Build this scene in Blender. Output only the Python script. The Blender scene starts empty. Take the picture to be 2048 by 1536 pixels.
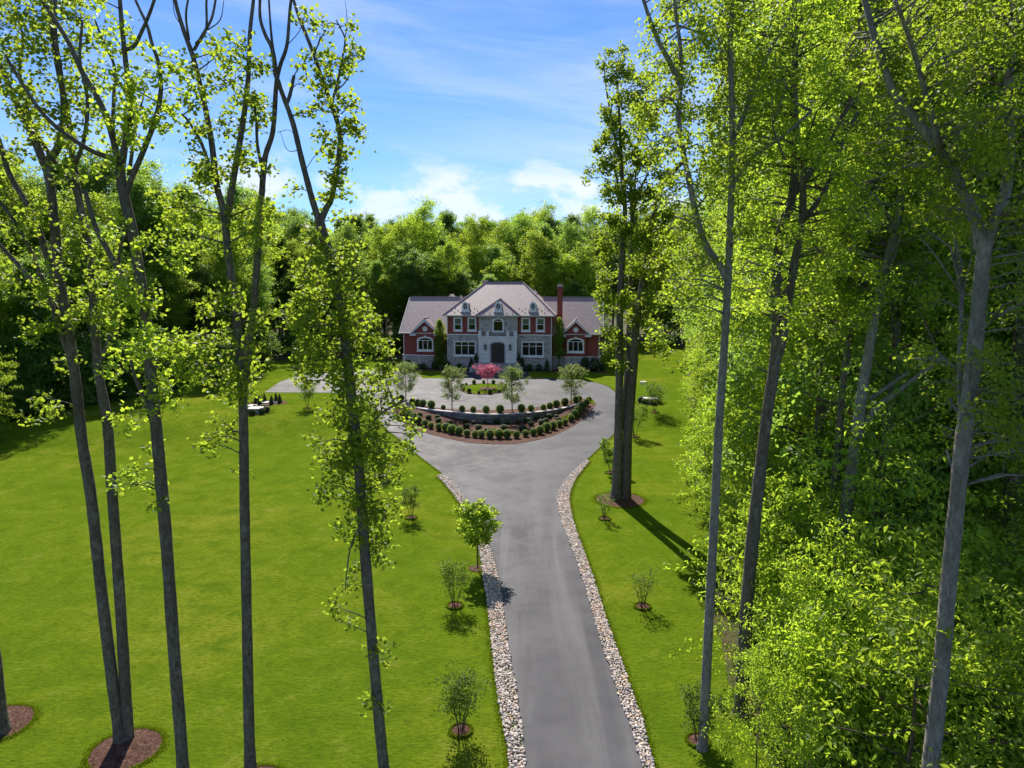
import bpy, math, random
import numpy as np
from mathutils import Vector, Matrix
from mathutils.geometry import delaunay_2d_cdt

sc = bpy.context.scene
C = sc.collection
R = math.radians

# ------------------------------------------------------------------ camera
FPX, HOR, HC = 1400.0, 565.0, 12.9
PITCH = math.atan((768 - HOR) / FPX)
SP, CP = math.sin(PITCH), math.cos(PITCH)
cam = bpy.data.cameras.new('camera')
cam_o = bpy.data.objects.new('camera', cam)
C.objects.link(cam_o)
cam.sensor_width = 36
cam.lens = 36 * FPX / 2048
cam.clip_end = 6000
cam_o.location = (0, 0, HC)
cam_o.rotation_euler = (math.pi / 2 - PITCH, 0, 0)
sc.camera = cam_o

# ------------------------------------------------------------------ light
SUN_AZ, SUN_EL = R(12), R(40)          # azimuth to the left of straight ahead
sun = bpy.data.lights.new('sun', 'SUN')
sun_o = bpy.data.objects.new('sun', sun)
C.objects.link(sun_o)
sun.energy = 2.9
sun.angle = R(0.5)
sun.color = (1.0, 0.93, 0.82)
sdir = Vector((math.sin(SUN_AZ) * math.cos(SUN_EL), -math.cos(SUN_AZ) * math.cos(SUN_EL), -math.sin(SUN_EL)))
sun_o.rotation_euler = sdir.to_track_quat('-Z', 'Y').to_euler()
sun_o.location = (-20, 80, 60)

world = bpy.data.worlds.new('World')
sc.world = world
world.use_nodes = True
SKY_STRENGTH = 0.05

def build_world():
    nt = world.node_tree
    n, l = nt.nodes, nt.links
    n.clear()
    out = n.new('ShaderNodeOutputWorld')
    bg = n.new('ShaderNodeBackground')
    bg.inputs['Strength'].default_value = SKY_STRENGTH
    sky = n.new('ShaderNodeTexSky')
    sky.sky_type = 'NISHITA'
    sky.sun_disc = False
    sky.sun_elevation = SUN_EL
    sky.sun_rotation = -SUN_AZ
    sky.air_density = 1.0
    sky.dust_density = 0.0
    sky.ozone_density = 4.0
    sky.altitude = 200
    tc = n.new('ShaderNodeTexCoord')
    sep = n.new('ShaderNodeSeparateXYZ')
    l.new(tc.outputs['Generated'], sep.inputs[0])
    def M(op, a, b=None, c=None):
        m = n.new('ShaderNodeMath'); m.operation = op
        for i, v in enumerate((a, b, c)):
            if v is None: continue
            if isinstance(v, (int, float)): m.inputs[i].default_value = v
            else: l.new(v, m.inputs[i])
        return m.outputs[0]
    def ramp(v, a, b):
        m = n.new('ShaderNodeMapRange'); m.interpolation_type = 'SMOOTHSTEP'
        l.new(v, m.inputs[0]); m.inputs[1].default_value = a; m.inputs[2].default_value = b
        return m.outputs[0]
    def noise(vec, scale, det, rough=.55, dist=0):
        t = n.new('ShaderNodeTexNoise')
        t.inputs['Scale'].default_value = scale; t.inputs['Detail'].default_value = det
        t.inputs['Roughness'].default_value = rough; t.inputs['Distortion'].default_value = dist
        l.new(vec, t.inputs['Vector'])
        return t.outputs['Fac']
    def comb(x, y, z=0.0):
        c = n.new('ShaderNodeCombineXYZ')
        for i, v in enumerate((x, y, z)):
            if isinstance(v, (int, float)): c.inputs[i].default_value = v
            else: l.new(v, c.inputs[i])
        return c.outputs[0]
    el = M('ARCSINE', sep.outputs[2])
    az = M('ARCTAN2', sep.outputs[0], sep.outputs[1])
    # cumulus in a low belt all round the horizon
    v1 = comb(M('MULTIPLY', az, 6.5), M('MULTIPLY', el, 12.5), CUM_SEED)
    big = noise(v1, 1.0, 9, .58, .15)
    low = noise(comb(M('MULTIPLY', az, 3.0), M('MULTIPLY', el, 5.0), 2.2), 1.0, 2)
    belt = M('MULTIPLY', ramp(el, .055, .095), M('SUBTRACT', 1.0, ramp(el, .12, .20)))
    cum = ramp(M('ADD', M('ADD', big, M('MULTIPLY', belt, .14)), M('MULTIPLY', low, .25)), .70, .82)
    cum = M('MULTIPLY', cum, M('MULTIPLY', belt, .75))
    # cirrus streaks higher up
    v2 = comb(M('MULTIPLY', az, 2.2), M('MULTIPLY', M('ADD', el, M('MULTIPLY', az, .10)), 13.0), 1.3)
    cir = ramp(noise(v2, 1.3, 8, .62, .5), .30, .80)
    v3 = comb(M('MULTIPLY', az, 1.0), M('MULTIPLY', el, 3.0), 7.7)
    cir = M('MULTIPLY', M('MULTIPLY', cir, ramp(noise(v3, 1.6, 2), .22, .58)), .52)
    cl = M('MINIMUM', M('ADD', cum, cir), 1.0)
    mix = n.new('ShaderNodeMix'); mix.data_type = 'RGBA'
    l.new(cl, mix.inputs['Factor'])
    tint = n.new('ShaderNodeMix'); tint.data_type = 'RGBA'; tint.blend_type = 'MULTIPLY'
    tint.inputs['Factor'].default_value = 1
    l.new(sky.outputs[0], tint.inputs['A'])
    tint.inputs['B'].default_value = SKY_TINT
    l.new(tint.outputs['Result'], mix.inputs['A'])
    mix.inputs['B'].default_value = CLOUD
    l.new(mix.outputs['Result'], bg.inputs['Color'])
    l.new(bg.outputs[0], out.inputs[0])

SKY_TINT = (.52, .68, .95, 1)
CUM_SEED = 9.1
CLOUD = (6.0, 6.5, 7.6, 1)
build_world()
sc.view_settings.view_transform = 'Standard'
sc.view_settings.look = 'None'
sc.view_settings.exposure = 1.66
sc.view_settings.gamma = 1
sc.view_settings.use_curve_mapping = False
sc.render.engine = 'CYCLES'
sc.cycles.use_denoising = True
sc.cycles.max_bounces = 10
sc.cycles.diffuse_bounces = 8
sc.cycles.glossy_bounces = 2
sc.cycles.transmission_bounces = 8
sc.cycles.transparent_max_bounces = 8
sc.cycles.caustics_reflective = False
sc.cycles.caustics_refractive = False

# ------------------------------------------------------------------ places
def smooth(a, b, x):
    t = np.clip((np.asarray(x, float) - a) / (b - a), 0, 1)
    return t * t * (3 - 2 * t)
COURT = 0.8
def h(x, y):
    """height of the natural ground: a gentle rise up to the house terrace"""
    return COURT * smooth(63, 71, np.asarray(y) + .35 * np.abs(x))
def on_level(px, py, z):
    v = (py - 768) / FPX
    d = (HC - z) / (SP + v * CP)
    return ((px - 1024) / FPX * d, d * (CP - v * SP))
def on_ground(px, py):
    z = 0.0
    for _ in range(12):
        x, y = on_level(px, py, z); z = .5 * z + .5 * float(h(x, y))
    return x, y
def at(px, py, Y):
    v = (py - 768) / FPX
    d = Y / (CP - v * SP)
    return ((px - 1024) / FPX * d, Y, HC - d * (SP + v * CP))

ISLE = on_level(968, 778, COURT)
# ------------------------------------------------------------------ materials
class NT:
    def __init__(s, name):
        s.m = bpy.data.materials.new(name); s.m.use_nodes = True
        s.n, s.l = s.m.node_tree.nodes, s.m.node_tree.links
        s.n.clear()
        s.out = s.n.new('ShaderNodeOutputMaterial')
    def new(s, t, **kw):
        o = s.n.new(t)
        for k, v in kw.items(): setattr(o, k, v)
        return o
    def set(s, sock, v):
        if hasattr(v, 'is_output'): s.l.new(v, sock)
        elif v is not None: sock.default_value = v
    def coord(s, kind='Object', scale=None):
        if kind == 'World': o = s.new('ShaderNodeNewGeometry').outputs['Position']
        else: o = s.new('ShaderNodeTexCoord').outputs[kind]
        if scale:
            mp = s.new('ShaderNodeMapping'); s.l.new(o, mp.inputs[0]); mp.inputs['Scale'].default_value = scale
            o = mp.outputs[0]
        return o
    def noise(s, vec, scale, det=4, rough=.55, dist=0.):
        t = s.new('ShaderNodeTexNoise'); s.l.new(vec, t.inputs['Vector'])
        t.inputs['Scale'].default_value = scale; t.inputs['Detail'].default_value = det
        t.inputs['Roughness'].default_value = rough; t.inputs['Distortion'].default_value = dist
        return t.outputs['Fac']
    def ramp(s, fac, stops):
        r = s.new('ShaderNodeValToRGB'); s.l.new(fac, r.inputs[0])
        e = r.color_ramp.elements
        while len(e) < len(stops): e.new(.5)
        for i, (p, c) in enumerate(stops):
            e[i].position = p; e[i].color = (*c, 1) if len(c) == 3 else c
        return r.outputs[0]
    def mix(s, f, a, b, mode='MIX'):
        m = s.new('ShaderNodeMix', data_type='RGBA', blend_type=mode)
        s.set(m.inputs['Factor'], f)
        for k, v in (('A', a), ('B', b)):
            if isinstance(v, tuple) and len(v) == 3: v = (*v, 1)
            s.set(m.inputs[k], v)
        return m.outputs['Result']
    def math(s, op, a, b=None, c=None):
        m = s.new('ShaderNodeMath', operation=op)
        for i, v in enumerate((a, b, c)): s.set(m.inputs[i], v)
        return m.outputs[0]
    def bump(s, hgt, st=.5, dist=.02):
        b = s.new('ShaderNodeBump'); s.l.new(hgt, b.inputs['Height'])
        b.inputs['Strength'].default_value = st; b.inputs['Distance'].default_value = dist
        return b.outputs[0]
    def bsdf(s, col, rough=.7, spec=.3, nor=None, metal=0):
        p = s.new('ShaderNodeBsdfPrincipled')
        if isinstance(col, tuple) and len(col) == 3: col = (*col, 1)
        s.set(p.inputs['Base Color'], col); s.set(p.inputs['Roughness'], rough)
        s.set(p.inputs['Specular IOR Level'], spec); s.set(p.inputs['Metallic'], metal)
        if nor is not None: s.l.new(nor, p.inputs['Normal'])
        return p.outputs[0]
    def diffuse(s, col, nor=None):
        p = s.new('ShaderNodeBsdfDiffuse'); s.l.new(col, p.inputs['Color'])
        if nor is not None: s.l.new(nor, p.inputs['Normal'])
        return p.outputs[0]
    def done(s, sh):
        s.l.new(sh, s.out.inputs[0]); return s.m

def leaf_mat(name, dark, lite, trans, tf=.45, rough=.55, spec=.22, vary=.25):
    t = NT(name)
    a = t.new('ShaderNodeAttribute', attribute_name='tone')
    oi = t.new('ShaderNodeObjectInfo')
    f = a.outputs['Fac']
    col = t.ramp(f, [(0, dark), (1, lite)])
    rnd = t.math('MULTIPLY_ADD', oi.outputs['Random'], vary * 2, 1 - vary)
    hsv = t.new('ShaderNodeHueSaturation')
    t.l.new(rnd, hsv.inputs['Value']); t.l.new(col, hsv.inputs['Color'])
    t.l.new(t.math('MULTIPLY_ADD', oi.outputs['Random'], .022, .489), hsv.inputs['Hue'])
    p = t.bsdf(hsv.outputs[0], rough, spec)
    tr = t.new('ShaderNodeBsdfTranslucent')
    tc = t.ramp(f, [(0, tuple(c * .72 for c in trans)), (1, trans)])
    h2 = t.new('ShaderNodeHueSaturation'); t.l.new(rnd, h2.inputs['Value']); t.l.new(tc, h2.inputs['Color'])
    t.l.new(h2.outputs[0], tr.inputs[0])
    m = t.new('ShaderNodeMixShader'); m.inputs[0].default_value = tf
    t.l.new(p, m.inputs[1]); t.l.new(tr.outputs[0], m.inputs[2])
    return t.done(m.outputs[0])

def bark_mat(name, a, b, c):
    t = NT(name)
    f = t.noise(t.coord('Object', (7, 7, 2.6)), 2.2, 9, .70, .9)
    f2 = t.noise(t.coord('Object', (1, 1, .35)), 1.1, 3)
    f3 = t.noise(t.coord('Object', (1, 1, .6)), 4.5, 6, .65, .4)
    col = t.ramp(f, [(.32, a), (.50, b), (.70, c)])
    col = t.mix(t.ramp(f2, [(.42, (0, 0, 0)), (.62, (.65, .65, .65))]), col, tuple(x * .60 for x in b))
    col = t.mix(t.ramp(f3, [(.54, (0, 0, 0)), (.66, (.6, .6, .6))]), col, tuple(x * .92 for x in c))
    return t.done(t.bsdf(col, .95, .08, t.bump(f, 1.0, .07)))

def plain(name, col, rough=.6, spec=.3, var=.12, sc_=6., metal=0, bump=0.):
    t = NT(name)
    v = t.coord('Object')
    f = t.noise(v, sc_, 5)
    c = t.ramp(f, [(.3, tuple(x * (1 - var) for x in col)), (.7, tuple(min(1, x * (1 + var)) for x in col))])
    return t.done(t.bsdf(c, rough, spec, t.bump(f, bump, .01) if bump else None, metal))

def mat_lawn():
    t = NT('lawn_grass')
    v = t.coord('World')
    big = t.noise(v, .10, 5, .6)
    band = t.noise(t.coord('World', (.12, 1.0, 1)), .55, 5, .6, .6)
    mid = t.noise(v, .75, 7, .7, .5)
    fine = t.noise(t.coord('World', (.8, 1.7, 1)), 5.5, 7, .78)
    c = t.ramp(big, [(.34, (.092, .154, .009)), (.5, (.124, .178, .010)), (.64, (.176, .204, .018))])
    c = t.mix(t.ramp(band, [(.36, (.55, .55, .55)), (.55, (0, 0, 0))]), c, (.092, .150, .008))
    c = t.mix(t.ramp(mid, [(.36, (.85, .85, .85)), (.52, (0, 0, 0))]), c, (.076, .128, .007))
    c = t.mix(t.ramp(mid, [(.55, (0, 0, 0)), (.72, (.75, .75, .75))]), c, (.205, .222, .034))
    c = t.mix(t.ramp(fine, [(.36, (.8, .8, .8)), (.56, (0, 0, 0))]), c, (.054, .092, .007))
    b = t.bump(fine, .9, .07)
    b2 = t.new('ShaderNodeBump'); t.l.new(mid, b2.inputs['Height']); b2.inputs['Strength'].default_value = .6
    b2.inputs['Distance'].default_value = .12; t.l.new(b, b2.inputs['Normal'])
    return t.done(t.diffuse(c, b2.outputs[0]))

def mat_asphalt():
    t = NT('asphalt')
    v = t.coord('World')
    big = t.noise(v, .16, 5, .6)
    streak = t.noise(t.coord('World', (1.0, .06, 1)), 1.0, 5, .55, .5)
    mid = t.noise(v, .7, 7, .68, .4)
    fine = t.noise(v, 26., 4, .75)
    # faint tyre marks sweeping round the court island
    d = t.new('ShaderNodeVectorMath', operation='SUBTRACT'); t.l.new(v, d.inputs[0]); d.inputs[1].default_value = (ISLE[0], ISLE[1], 0)
    sp = t.new('ShaderNodeSeparateXYZ'); t.l.new(d.outputs[0], sp.inputs[0])
    rad = t.math('SQRT', t.math('ADD', t.math('POWER', t.math('MULTIPLY', sp.outputs[0], 1.35), 2.0), t.math('POWER', sp.outputs[1], 2.0)))
    ang = t.math('ARCTAN2', sp.outputs[0], sp.outputs[1])
    cv = t.new('ShaderNodeCombineXYZ'); t.l.new(t.math('MULTIPLY', rad, 1.6), cv.inputs[0]); t.l.new(t.math('MULTIPLY', ang, .8), cv.inputs[1])
    arc = t.noise(cv.outputs[0], 1.0, 5, .6)
    near = t.new('ShaderNodeMapRange'); t.l.new(rad, near.inputs[0]); near.inputs[1].default_value = 26; near.inputs[2].default_value = 14
    c = t.ramp(big, [(.36, (.036, .036, .046)), (.62, (.092, .091, .103))])
    spy = t.new('ShaderNodeSeparateXYZ'); t.l.new(v, spy.inputs[0])
    lane = t.new('ShaderNodeMapRange'); t.l.new(spy.outputs[1], lane.inputs[0]); lane.inputs[1].default_value = 46; lane.inputs[2].default_value = 34
    c = t.mix(t.math('MULTIPLY', t.ramp(streak, [(.44, (0, 0, 0)), (.66, (.75, .75, .75))]), lane.outputs[0]), c, (.150, .148, .158))
    c = t.mix(t.ramp(mid, [(.30, (.75, .75, .75)), (.50, (0, 0, 0))]), c, (.045, .045, .054))
    c = t.mix(t.ramp(mid, [(.58, (0, 0, 0)), (.75, (.5, .5, .5))]), c, (.125, .123, .131))
    am = t.math('MULTIPLY', t.ramp(arc, [(.50, (0, 0, 0)), (.62, (1, 1, 1))]), t.math('MULTIPLY', near.outputs[0], .55))
    c = t.mix(am, c, (.055, .055, .062))
    c = t.mix(t.ramp(fine, [(.3, (.45, .45, .45)), (.7, (0, 0, 0))]), c, (.035, .035, .042))
    return t.done(t.bsdf(c, t.ramp(mid, [(.3, (.60,) * 3), (.7, (.78,) * 3)]), .12, t.bump(fine, .35, .01)))

def mat_mulch():
    t = NT('bark_mulch')
    v = t.coord('World')
    a = t.noise(v, 9., 6, .7, 1.0); b = t.noise(v, .8, 4)
    vo = t.new('ShaderNodeTexVoronoi'); t.l.new(v, vo.inputs[0]); vo.inputs['Scale'].default_value = 11
    c = t.ramp(a, [(.34, (.028, .015, .011)), (.5, (.095, .048, .035)), (.66, (.20, .115, .088))])
    c = t.mix(t.ramp(b, [(.45, (0, 0, 0)), (.7, (.5, .5, .5))]), c, (.13, .072, .050))
    return t.done(t.bsdf(c, .95, .1, t.bump(a, 1., .08)))

def mat_litter():
    t = NT('leaf_litter')
    v = t.coord('World')
    a = t.noise(v, 3.2, 7, .7); b = t.noise(v, .25, 4)
    c = t.ramp(a, [(.3, (.035, .026, .014)), (.7, (.13, .095, .05))])
    c = t.mix(t.ramp(b, [(.42, (0, 0, 0)), (.6, (.85, .85, .85))]), c, (.045, .075, .014))
    return t.done(t.bsdf(c, .95, .1, t.bump(a, 1., .08)))

def brick_tex(t, vec, scale, c1, c2, mortar, bw=.5, rh=.25, ms=.02):
    b = t.new('ShaderNodeTexBrick')
    t.l.new(vec, b.inputs['Vector'])
    b.inputs['Color1'].default_value = (*c1, 1); b.inputs['Color2'].default_value = (*c2, 1)
    b.inputs['Mortar'].default_value = (*mortar, 1); b.inputs['Scale'].default_value = scale
    b.inputs['Mortar Size'].default_value = ms; b.inputs['Brick Width'].default_value = bw
    b.inputs['Row Height'].default_value = rh; b.inputs['Mortar Smooth'].default_value = .3
    return b

def uz_vec(t, kz=1.):
    s = t.new('ShaderNodeSeparateXYZ'); t.l.new(t.coord('Object'), s.inputs[0])
    c = t.new('ShaderNodeCombineXYZ')
    t.l.new(t.math('ADD', s.outputs[0], s.outputs[1]), c.inputs[0])
    t.l.new(t.math('MULTIPLY', s.outputs[2], kz), c.inputs[1])
    return c.outputs[0]

def mat_brick():
    t = NT('red_brick')
    v = uz_vec(t)
    b = brick_tex(t, v, 1., (.37, .082, .064), (.27, .060, .050), (.25, .15, .13), .21, .075, .006)
    f = t.noise(v, 1.1, 4)
    c = t.mix(t.ramp(f, [(.35, (.3, .3, .3)), (.65, (0, 0, 0))]), b.outputs[0], (.25, .055, .048))
    return t.done(t.bsdf(c, .85, .2, t.bump(b.outputs[1], -.4, .01)))

def mat_stone(name='fieldstone', k=1.0):
    t = NT(name)
    v = uz_vec(t)
    warp = t.noise(v, 1.6, 2)
    wv = t.new('ShaderNodeVectorMath', operation='ADD'); t.l.new(v, wv.inputs[0])
    cc = t.new('ShaderNodeCombineXYZ'); t.l.new(t.math('MULTIPLY', warp, .25), cc.inputs[0]); t.l.new(t.math('MULTIPLY', warp, .2), cc.inputs[1])
    t.l.new(cc.outputs[0], wv.inputs[1])
    b = brick_tex(t, wv.outputs[0], 1., (.0, .0, .0), (1., 1., 1.), (.5, .5, .5), .62, .27, .018)
    b.offset = .37; b.squash = .6; b.squash_frequency = 3
    f = t.noise(v, 2.3, 5, .6)
    g = t.mix(.5, b.outputs[0], t.ramp(f, [(.3, (0, 0, 0)), (.7, (1, 1, 1))]))
    col = t.ramp(g, [(.1, (.145 * k, .13 * k, .12 * k)), (.35, (.25 * k, .226 * k, .208 * k)), (.6, (.375 * k, .34 * k, .31 * k)), (.75, (.30 * k, .25 * k, .21 * k)), (.95, (.52 * k, .51 * k, .50 * k))])
    col = t.mix(b.outputs[1], col, (.36 * k, .35 * k, .34 * k))
    return t.done(t.bsdf(col, .85, .2, t.bump(b.outputs[1], -.6, .03)))

def mat_roof():
    t = NT('slate_shingle')
    v = uz_vec(t, 1.45)
    b = brick_tex(t, v, 1., (.47, .355, .345), (.33, .25, .25), (.09, .07, .07), .34, .24, .022)
    f = t.noise(v, .5, 4); g = t.noise(v, 3.1, 5)
    c = t.mix(t.ramp(f, [(.35, (.4, .4, .4)), (.65, (0, 0, 0))]), b.outputs[0], (.32, .24, .235))
    c = t.mix(t.ramp(g, [(.35, (.5, .5, .5)), (.6, (0, 0, 0))]), c, (.25, .19, .19))
    return t.done(t.bsdf(c, .62, .35, t.bump(b.outputs[1], -.6, .02)))

def mat_glass():
    t = NT('window_glass')
    g = t.new('ShaderNodeBsdfGlossy'); g.inputs['Roughness'].default_value = .03; g.inputs[0].default_value = (.9, .95, 1, 1)
    tr = t.new('ShaderNodeBsdfTransparent'); tr.inputs[0].default_value = (.75, .8, .78, 1)
    fr = t.new('ShaderNodeFresnel'); fr.inputs[0].default_value = 1.45
    m = t.new('ShaderNodeMixShader')
    t.l.new(t.math('ADD', t.math('MULTIPLY', fr.outputs[0], .6), .0), m.inputs[0])
    t.l.new(tr.outputs[0], m.inputs[1]); t.l.new(g.outputs[0], m.inputs[2])
    return t.done(m.outputs[0])

def mat_rivers():
    t = NT('river_stone')
    a = t.new('ShaderNodeAttribute', attribute_name='tone').outputs['Fac']
    c = t.ramp(a, [(0, (.20, .18, .18)), (.25, (.38, .31, .285)), (.5, (.50, .41, .37)), (.72, (.61, .52, .465)), (.86, (.62, .46, .34)), (.97, (.52, .30, .16))])
    f = t.noise(t.coord('World'), 30., 3)
    c = t.mix(.25, c, t.ramp(f, [(.3, (.1, .1, .1)), (.7, (.8, .78, .75))]))
    return t.done(t.bsdf(c, .75, .25))

MAT = dict(
    lawn=mat_lawn(), asphalt=mat_asphalt(), mulch=mat_mulch(), litter=mat_litter(), brick=mat_brick(),
    stone=mat_stone('fieldstone', 1.45), wallstone=mat_stone('retaining_stone', .75), roof=mat_roof(), glass=mat_glass(), rivers=mat_rivers(),
    white=plain('white_paint', (.84, .83, .82), .5), limestone=plain('limestone', (.86, .835, .80), .8, .2, .10, 1.5),
    cap=plain('bluestone_cap', (.42, .40, .40), .8), step=plain('stone_step', (.30, .30, .31), .8, .2, .2, 3),
    dark=plain('dark_interior', (.012, .013, .015), .8), blind=plain('window_blind', (.42, .46, .43), .8),
    door=plain('dark_wood_door', (.045, .028, .024), .45, .4), iron=plain('black_iron', (.015, .015, .017), .4, .5),
    gutter=plain('gutter_paint', (.60, .59, .58), .5), ridge=plain('ridge_cap', (.26, .20, .205), .7),
    lampglass=plain('lantern_glass', (.25, .25, .22), .15, .6), pot=plain('terracotta_dark', (.10, .06, .045), .7),
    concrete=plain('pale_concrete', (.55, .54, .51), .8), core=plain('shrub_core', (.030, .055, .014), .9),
    bark=bark_mat('poplar_bark', (.055, .046, .038), (.160, .138, .116), (.30, .27, .23)),
    bark_pale=bark_mat('pale_bark', (.11, .099, .088), (.27, .248, .222), (.42, .395, .36)),
    twig=plain('twig_bark', (.09, .065, .05), .9),
    tulip=leaf_mat('tulip_leaf', (.065, .112, .018), (.145, .205, .028), (.58, .76, .055), .48),
    tulip_r=leaf_mat('poplar_leaf', (.070, .130, .018), (.165, .240, .028), (.62, .82, .055), .50),
    wood=leaf_mat('woodland_leaf', (.050, .110, .026), (.130, .215, .040), (.42, .66, .07), .46, .5, .3, .30),
    spray=leaf_mat('understorey_leaf', (.075, .140, .018), (.168, .250, .030), (.62, .84, .055), .50),
    box=leaf_mat('boxwood_leaf', (.075, .135, .020), (.165, .250, .032), (.50, .68, .05), .42, .5, .3, .1),
    dshrub=leaf_mat('dark_shrub_leaf', (.022, .044, .014), (.055, .090, .024), (.12, .19, .04), .3, .5, .3, .2),
    myrtle=leaf_mat('myrtle_leaf', (.045, .085, .018), (.100, .160, .030), (.34, .50, .045), .42, .6, .2),
    olive=leaf_mat('grey_green_leaf', (.080, .115, .050), (.180, .230, .095), (.40, .54, .09), .40, .5, .3, .1),
    pink=leaf_mat('pink_leaf', (.26, .030, .085), (.58, .150, .230), (.80, .20, .34), .4, .5, .3, .05),
    pinkflower=leaf_mat('pale_pink_flower', (.40, .25, .24), (.60, .45, .42), (.5, .35, .3), .3),
    straw=leaf_mat('pale_grass_blade', (.20, .20, .13), (.42, .42, .30), (.35, .36, .2), .3),
    blade=leaf_mat('grass_blade', (.085, .150, .006), (.125, .190, .009), (.24, .33, .012), .35, .5, .25, 0.0),
)

# ------------------------------------------------------------------ mesh helpers
def tag(o, label=None, cat=None, group=None, kind=None):
    if label: o['label'] = label
    if cat: o['category'] = cat
    if group: o['group'] = group
    if kind: o['kind'] = kind
    return o
def empty(name, loc, rz=0, **kw):
    o = bpy.data.objects.new(name, None); C.objects.link(o)
    o.empty_display_size = .3
    o.location = loc; o.rotation_euler = (0, 0, rz)
    return tag(o, **kw)
def link(name, me, parent=None, loc=None, **kw):
    o = bpy.data.objects.new(name, me); C.objects.link(o)
    if parent: o.parent = parent
    if loc is not None: o.location = loc
    return tag(o, **kw)
class MB:
    def __init__(s): s.v, s.f = [], []
    def add(s, v, f):
        k = len(s.v); s.v += [tuple(p) for p in v]; s.f += [tuple(i + k for i in q) for q in f]; return s
    def box(s, x0, x1, y0, y1, z0, z1):
        v = [(x, y, z) for z in (z0, z1) for y in (y0, y1) for x in (x0, x1)]
        return s.add(v, [(0, 2, 3, 1), (4, 5, 7, 6), (0, 1, 5, 4), (2, 6, 7, 3), (0, 4, 6, 2), (1, 3, 7, 5)])
    def prism(s, poly, y0, y1):
        """polygon in (x, z), extruded along y"""
        n = len(poly)
        v = [(x, y0, z) for x, z in poly] + [(x, y1, z) for x, z in poly]
        return s.add(v, [tuple(range(n)), tuple(range(2 * n - 1, n - 1, -1))] + [(i, i + n, (i + 1) % n + n, (i + 1) % n) for i in range(n)])
    def ring(s, outer, inner, y0, y1):
        n = len(outer)
        v = [(x, y, z) for y in (y0, y1) for P in (outer, inner) for x, z in P]
        f = []
        for i in range(n):
            j = (i + 1) % n
            f += [(i, j, n + j, n + i), (2 * n + i, 3 * n + i, 3 * n + j, 2 * n + j), (i, 2 * n + i, 2 * n + j, j), (n + i, n + j, 3 * n + j, 3 * n + i)]
        return s.add(v, f)
    def tube(s, pts, rad, seg=8, cap=True):
        pts = [Vector(p) for p in pts]; n = len(pts); v = []
        prev = None
        for i, p in enumerate(pts):
            d = (pts[min(i + 1, n - 1)] - pts[max(i - 1, 0)])
            d = d.normalized() if d.length > 1e-6 else Vector((0, 0, 1))
            a = Vector((1, 0, 0)) if prev is None else prev
            a = (a - d * a.dot(d))
            if a.length < 1e-3: a = Vector((0, 1, 0)) - d * d.y
            a.normalize(); b = d.cross(a); prev = a
            r = rad[i] if hasattr(rad, '__len__') else rad
            for k in range(seg):
                t = 2 * math.pi * k / seg
                v.append(p + a * (r * math.cos(t)) + b * (r * math.sin(t)))
        f = [(i * seg + k, i * seg + (k + 1) % seg, (i + 1) * seg + (k + 1) % seg, (i + 1) * seg + k) for i in range(n - 1) for k in range(seg)]
        if cap: f += [tuple(range(seg - 1, -1, -1)), tuple((n - 1) * seg + k for k in range(seg))]
        return s.add(v, f)
    def mesh(s, name, mat, off=(0, 0, 0), smooth_=False):
        me = bpy.data.meshes.new(name)
        ox, oy, oz = off
        me.from_pydata([(x - ox, y - oy, z - oz) for x, y, z in s.v], [], s.f)
        me.materials.append(MAT[mat] if isinstance(mat, str) else mat)
        if smooth_: me.shade_smooth()
        me.update()
        return me
    def build(s, name, mat, parent=None, off=(0, 0, 0), smooth_=False, loc=None, **kw):
        return link(name, s.mesh(name, mat, off, smooth_), parent, loc, **kw)

def raw_mesh(name, V, loops, starts, mat, tone=None):
    me = bpy.data.meshes.new(name)
    me.vertices.add(len(V)); me.vertices.foreach_set('co', np.ascontiguousarray(V, np.float32).ravel())
    me.loops.add(len(loops)); me.loops.foreach_set('vertex_index', np.ascontiguousarray(loops, np.int32))
    me.polygons.add(len(starts)); me.polygons.foreach_set('loop_start', np.ascontiguousarray(starts, np.int32))
    if tone is not None:
        a = me.attributes.new('tone', 'FLOAT', 'POINT'); a.data.foreach_set('value', np.ascontiguousarray(tone, np.float32))
    me.materials.append(MAT[mat] if isinstance(mat, str) else mat)
    me.update(calc_edges=True)
    return me

LONG = (np.array([(0, 0, 0), (.45, .23, .08), (1, 0, -.14), (.45, -.23, .08)]), [(0, 3, 2), (0, 2, 1)])
KITE = (np.array([(0, 0, 0), (.42, .36, .10), (1, 0, -.06), (.42, -.36, .10)]), [(0, 3, 2), (0, 2, 1)])
TULIP = (np.array([(0, 0, 0), (.30, .50, .13), (1.0, .30, .02), (.82, 0, -.04), (1.0, -.30, .02), (.30, -.50, .13)]), [(0, 3, 2, 1), (0, 5, 4, 3)])
def leaves(name, P, S, mat, rng, shape=KITE, up=.7, droop=0., tone=None, outward=None):
    P = np.asarray(P, float); N = len(P)
    nrm = rng.normal(size=(N, 3)); nrm[:, 2] = np.abs(nrm[:, 2]) * .6 + up
    if outward is not None: nrm += outward
    nrm /= np.linalg.norm(nrm, axis=1)[:, None]
    a = rng.normal(size=(N, 3)); a[:, 2] -= droop
    a -= nrm * (a * nrm).sum(1)[:, None]; a /= np.linalg.norm(a, axis=1)[:, None] + 1e-9
    b = np.cross(nrm, a)
    L, F = shape; k = len(L)
    S = np.broadcast_to(np.asarray(S, float), (N,))
    V = P[:, None] + S[:, None, None] * (L[None, :, 0:1] * a[:, None] + L[None, :, 1:2] * b[:, None] + L[None, :, 2:3] * nrm[:, None])
    per = len(F[0]); F = np.array(F)
    loops = (np.arange(N)[:, None, None] * k + F[None]).ravel()
    starts = np.arange(N * len(F)) * per
    t = rng.random(N) if tone is None else tone
    return raw_mesh(name, V.reshape(-1, 3), loops, starts, mat, np.repeat(t, k))

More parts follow.
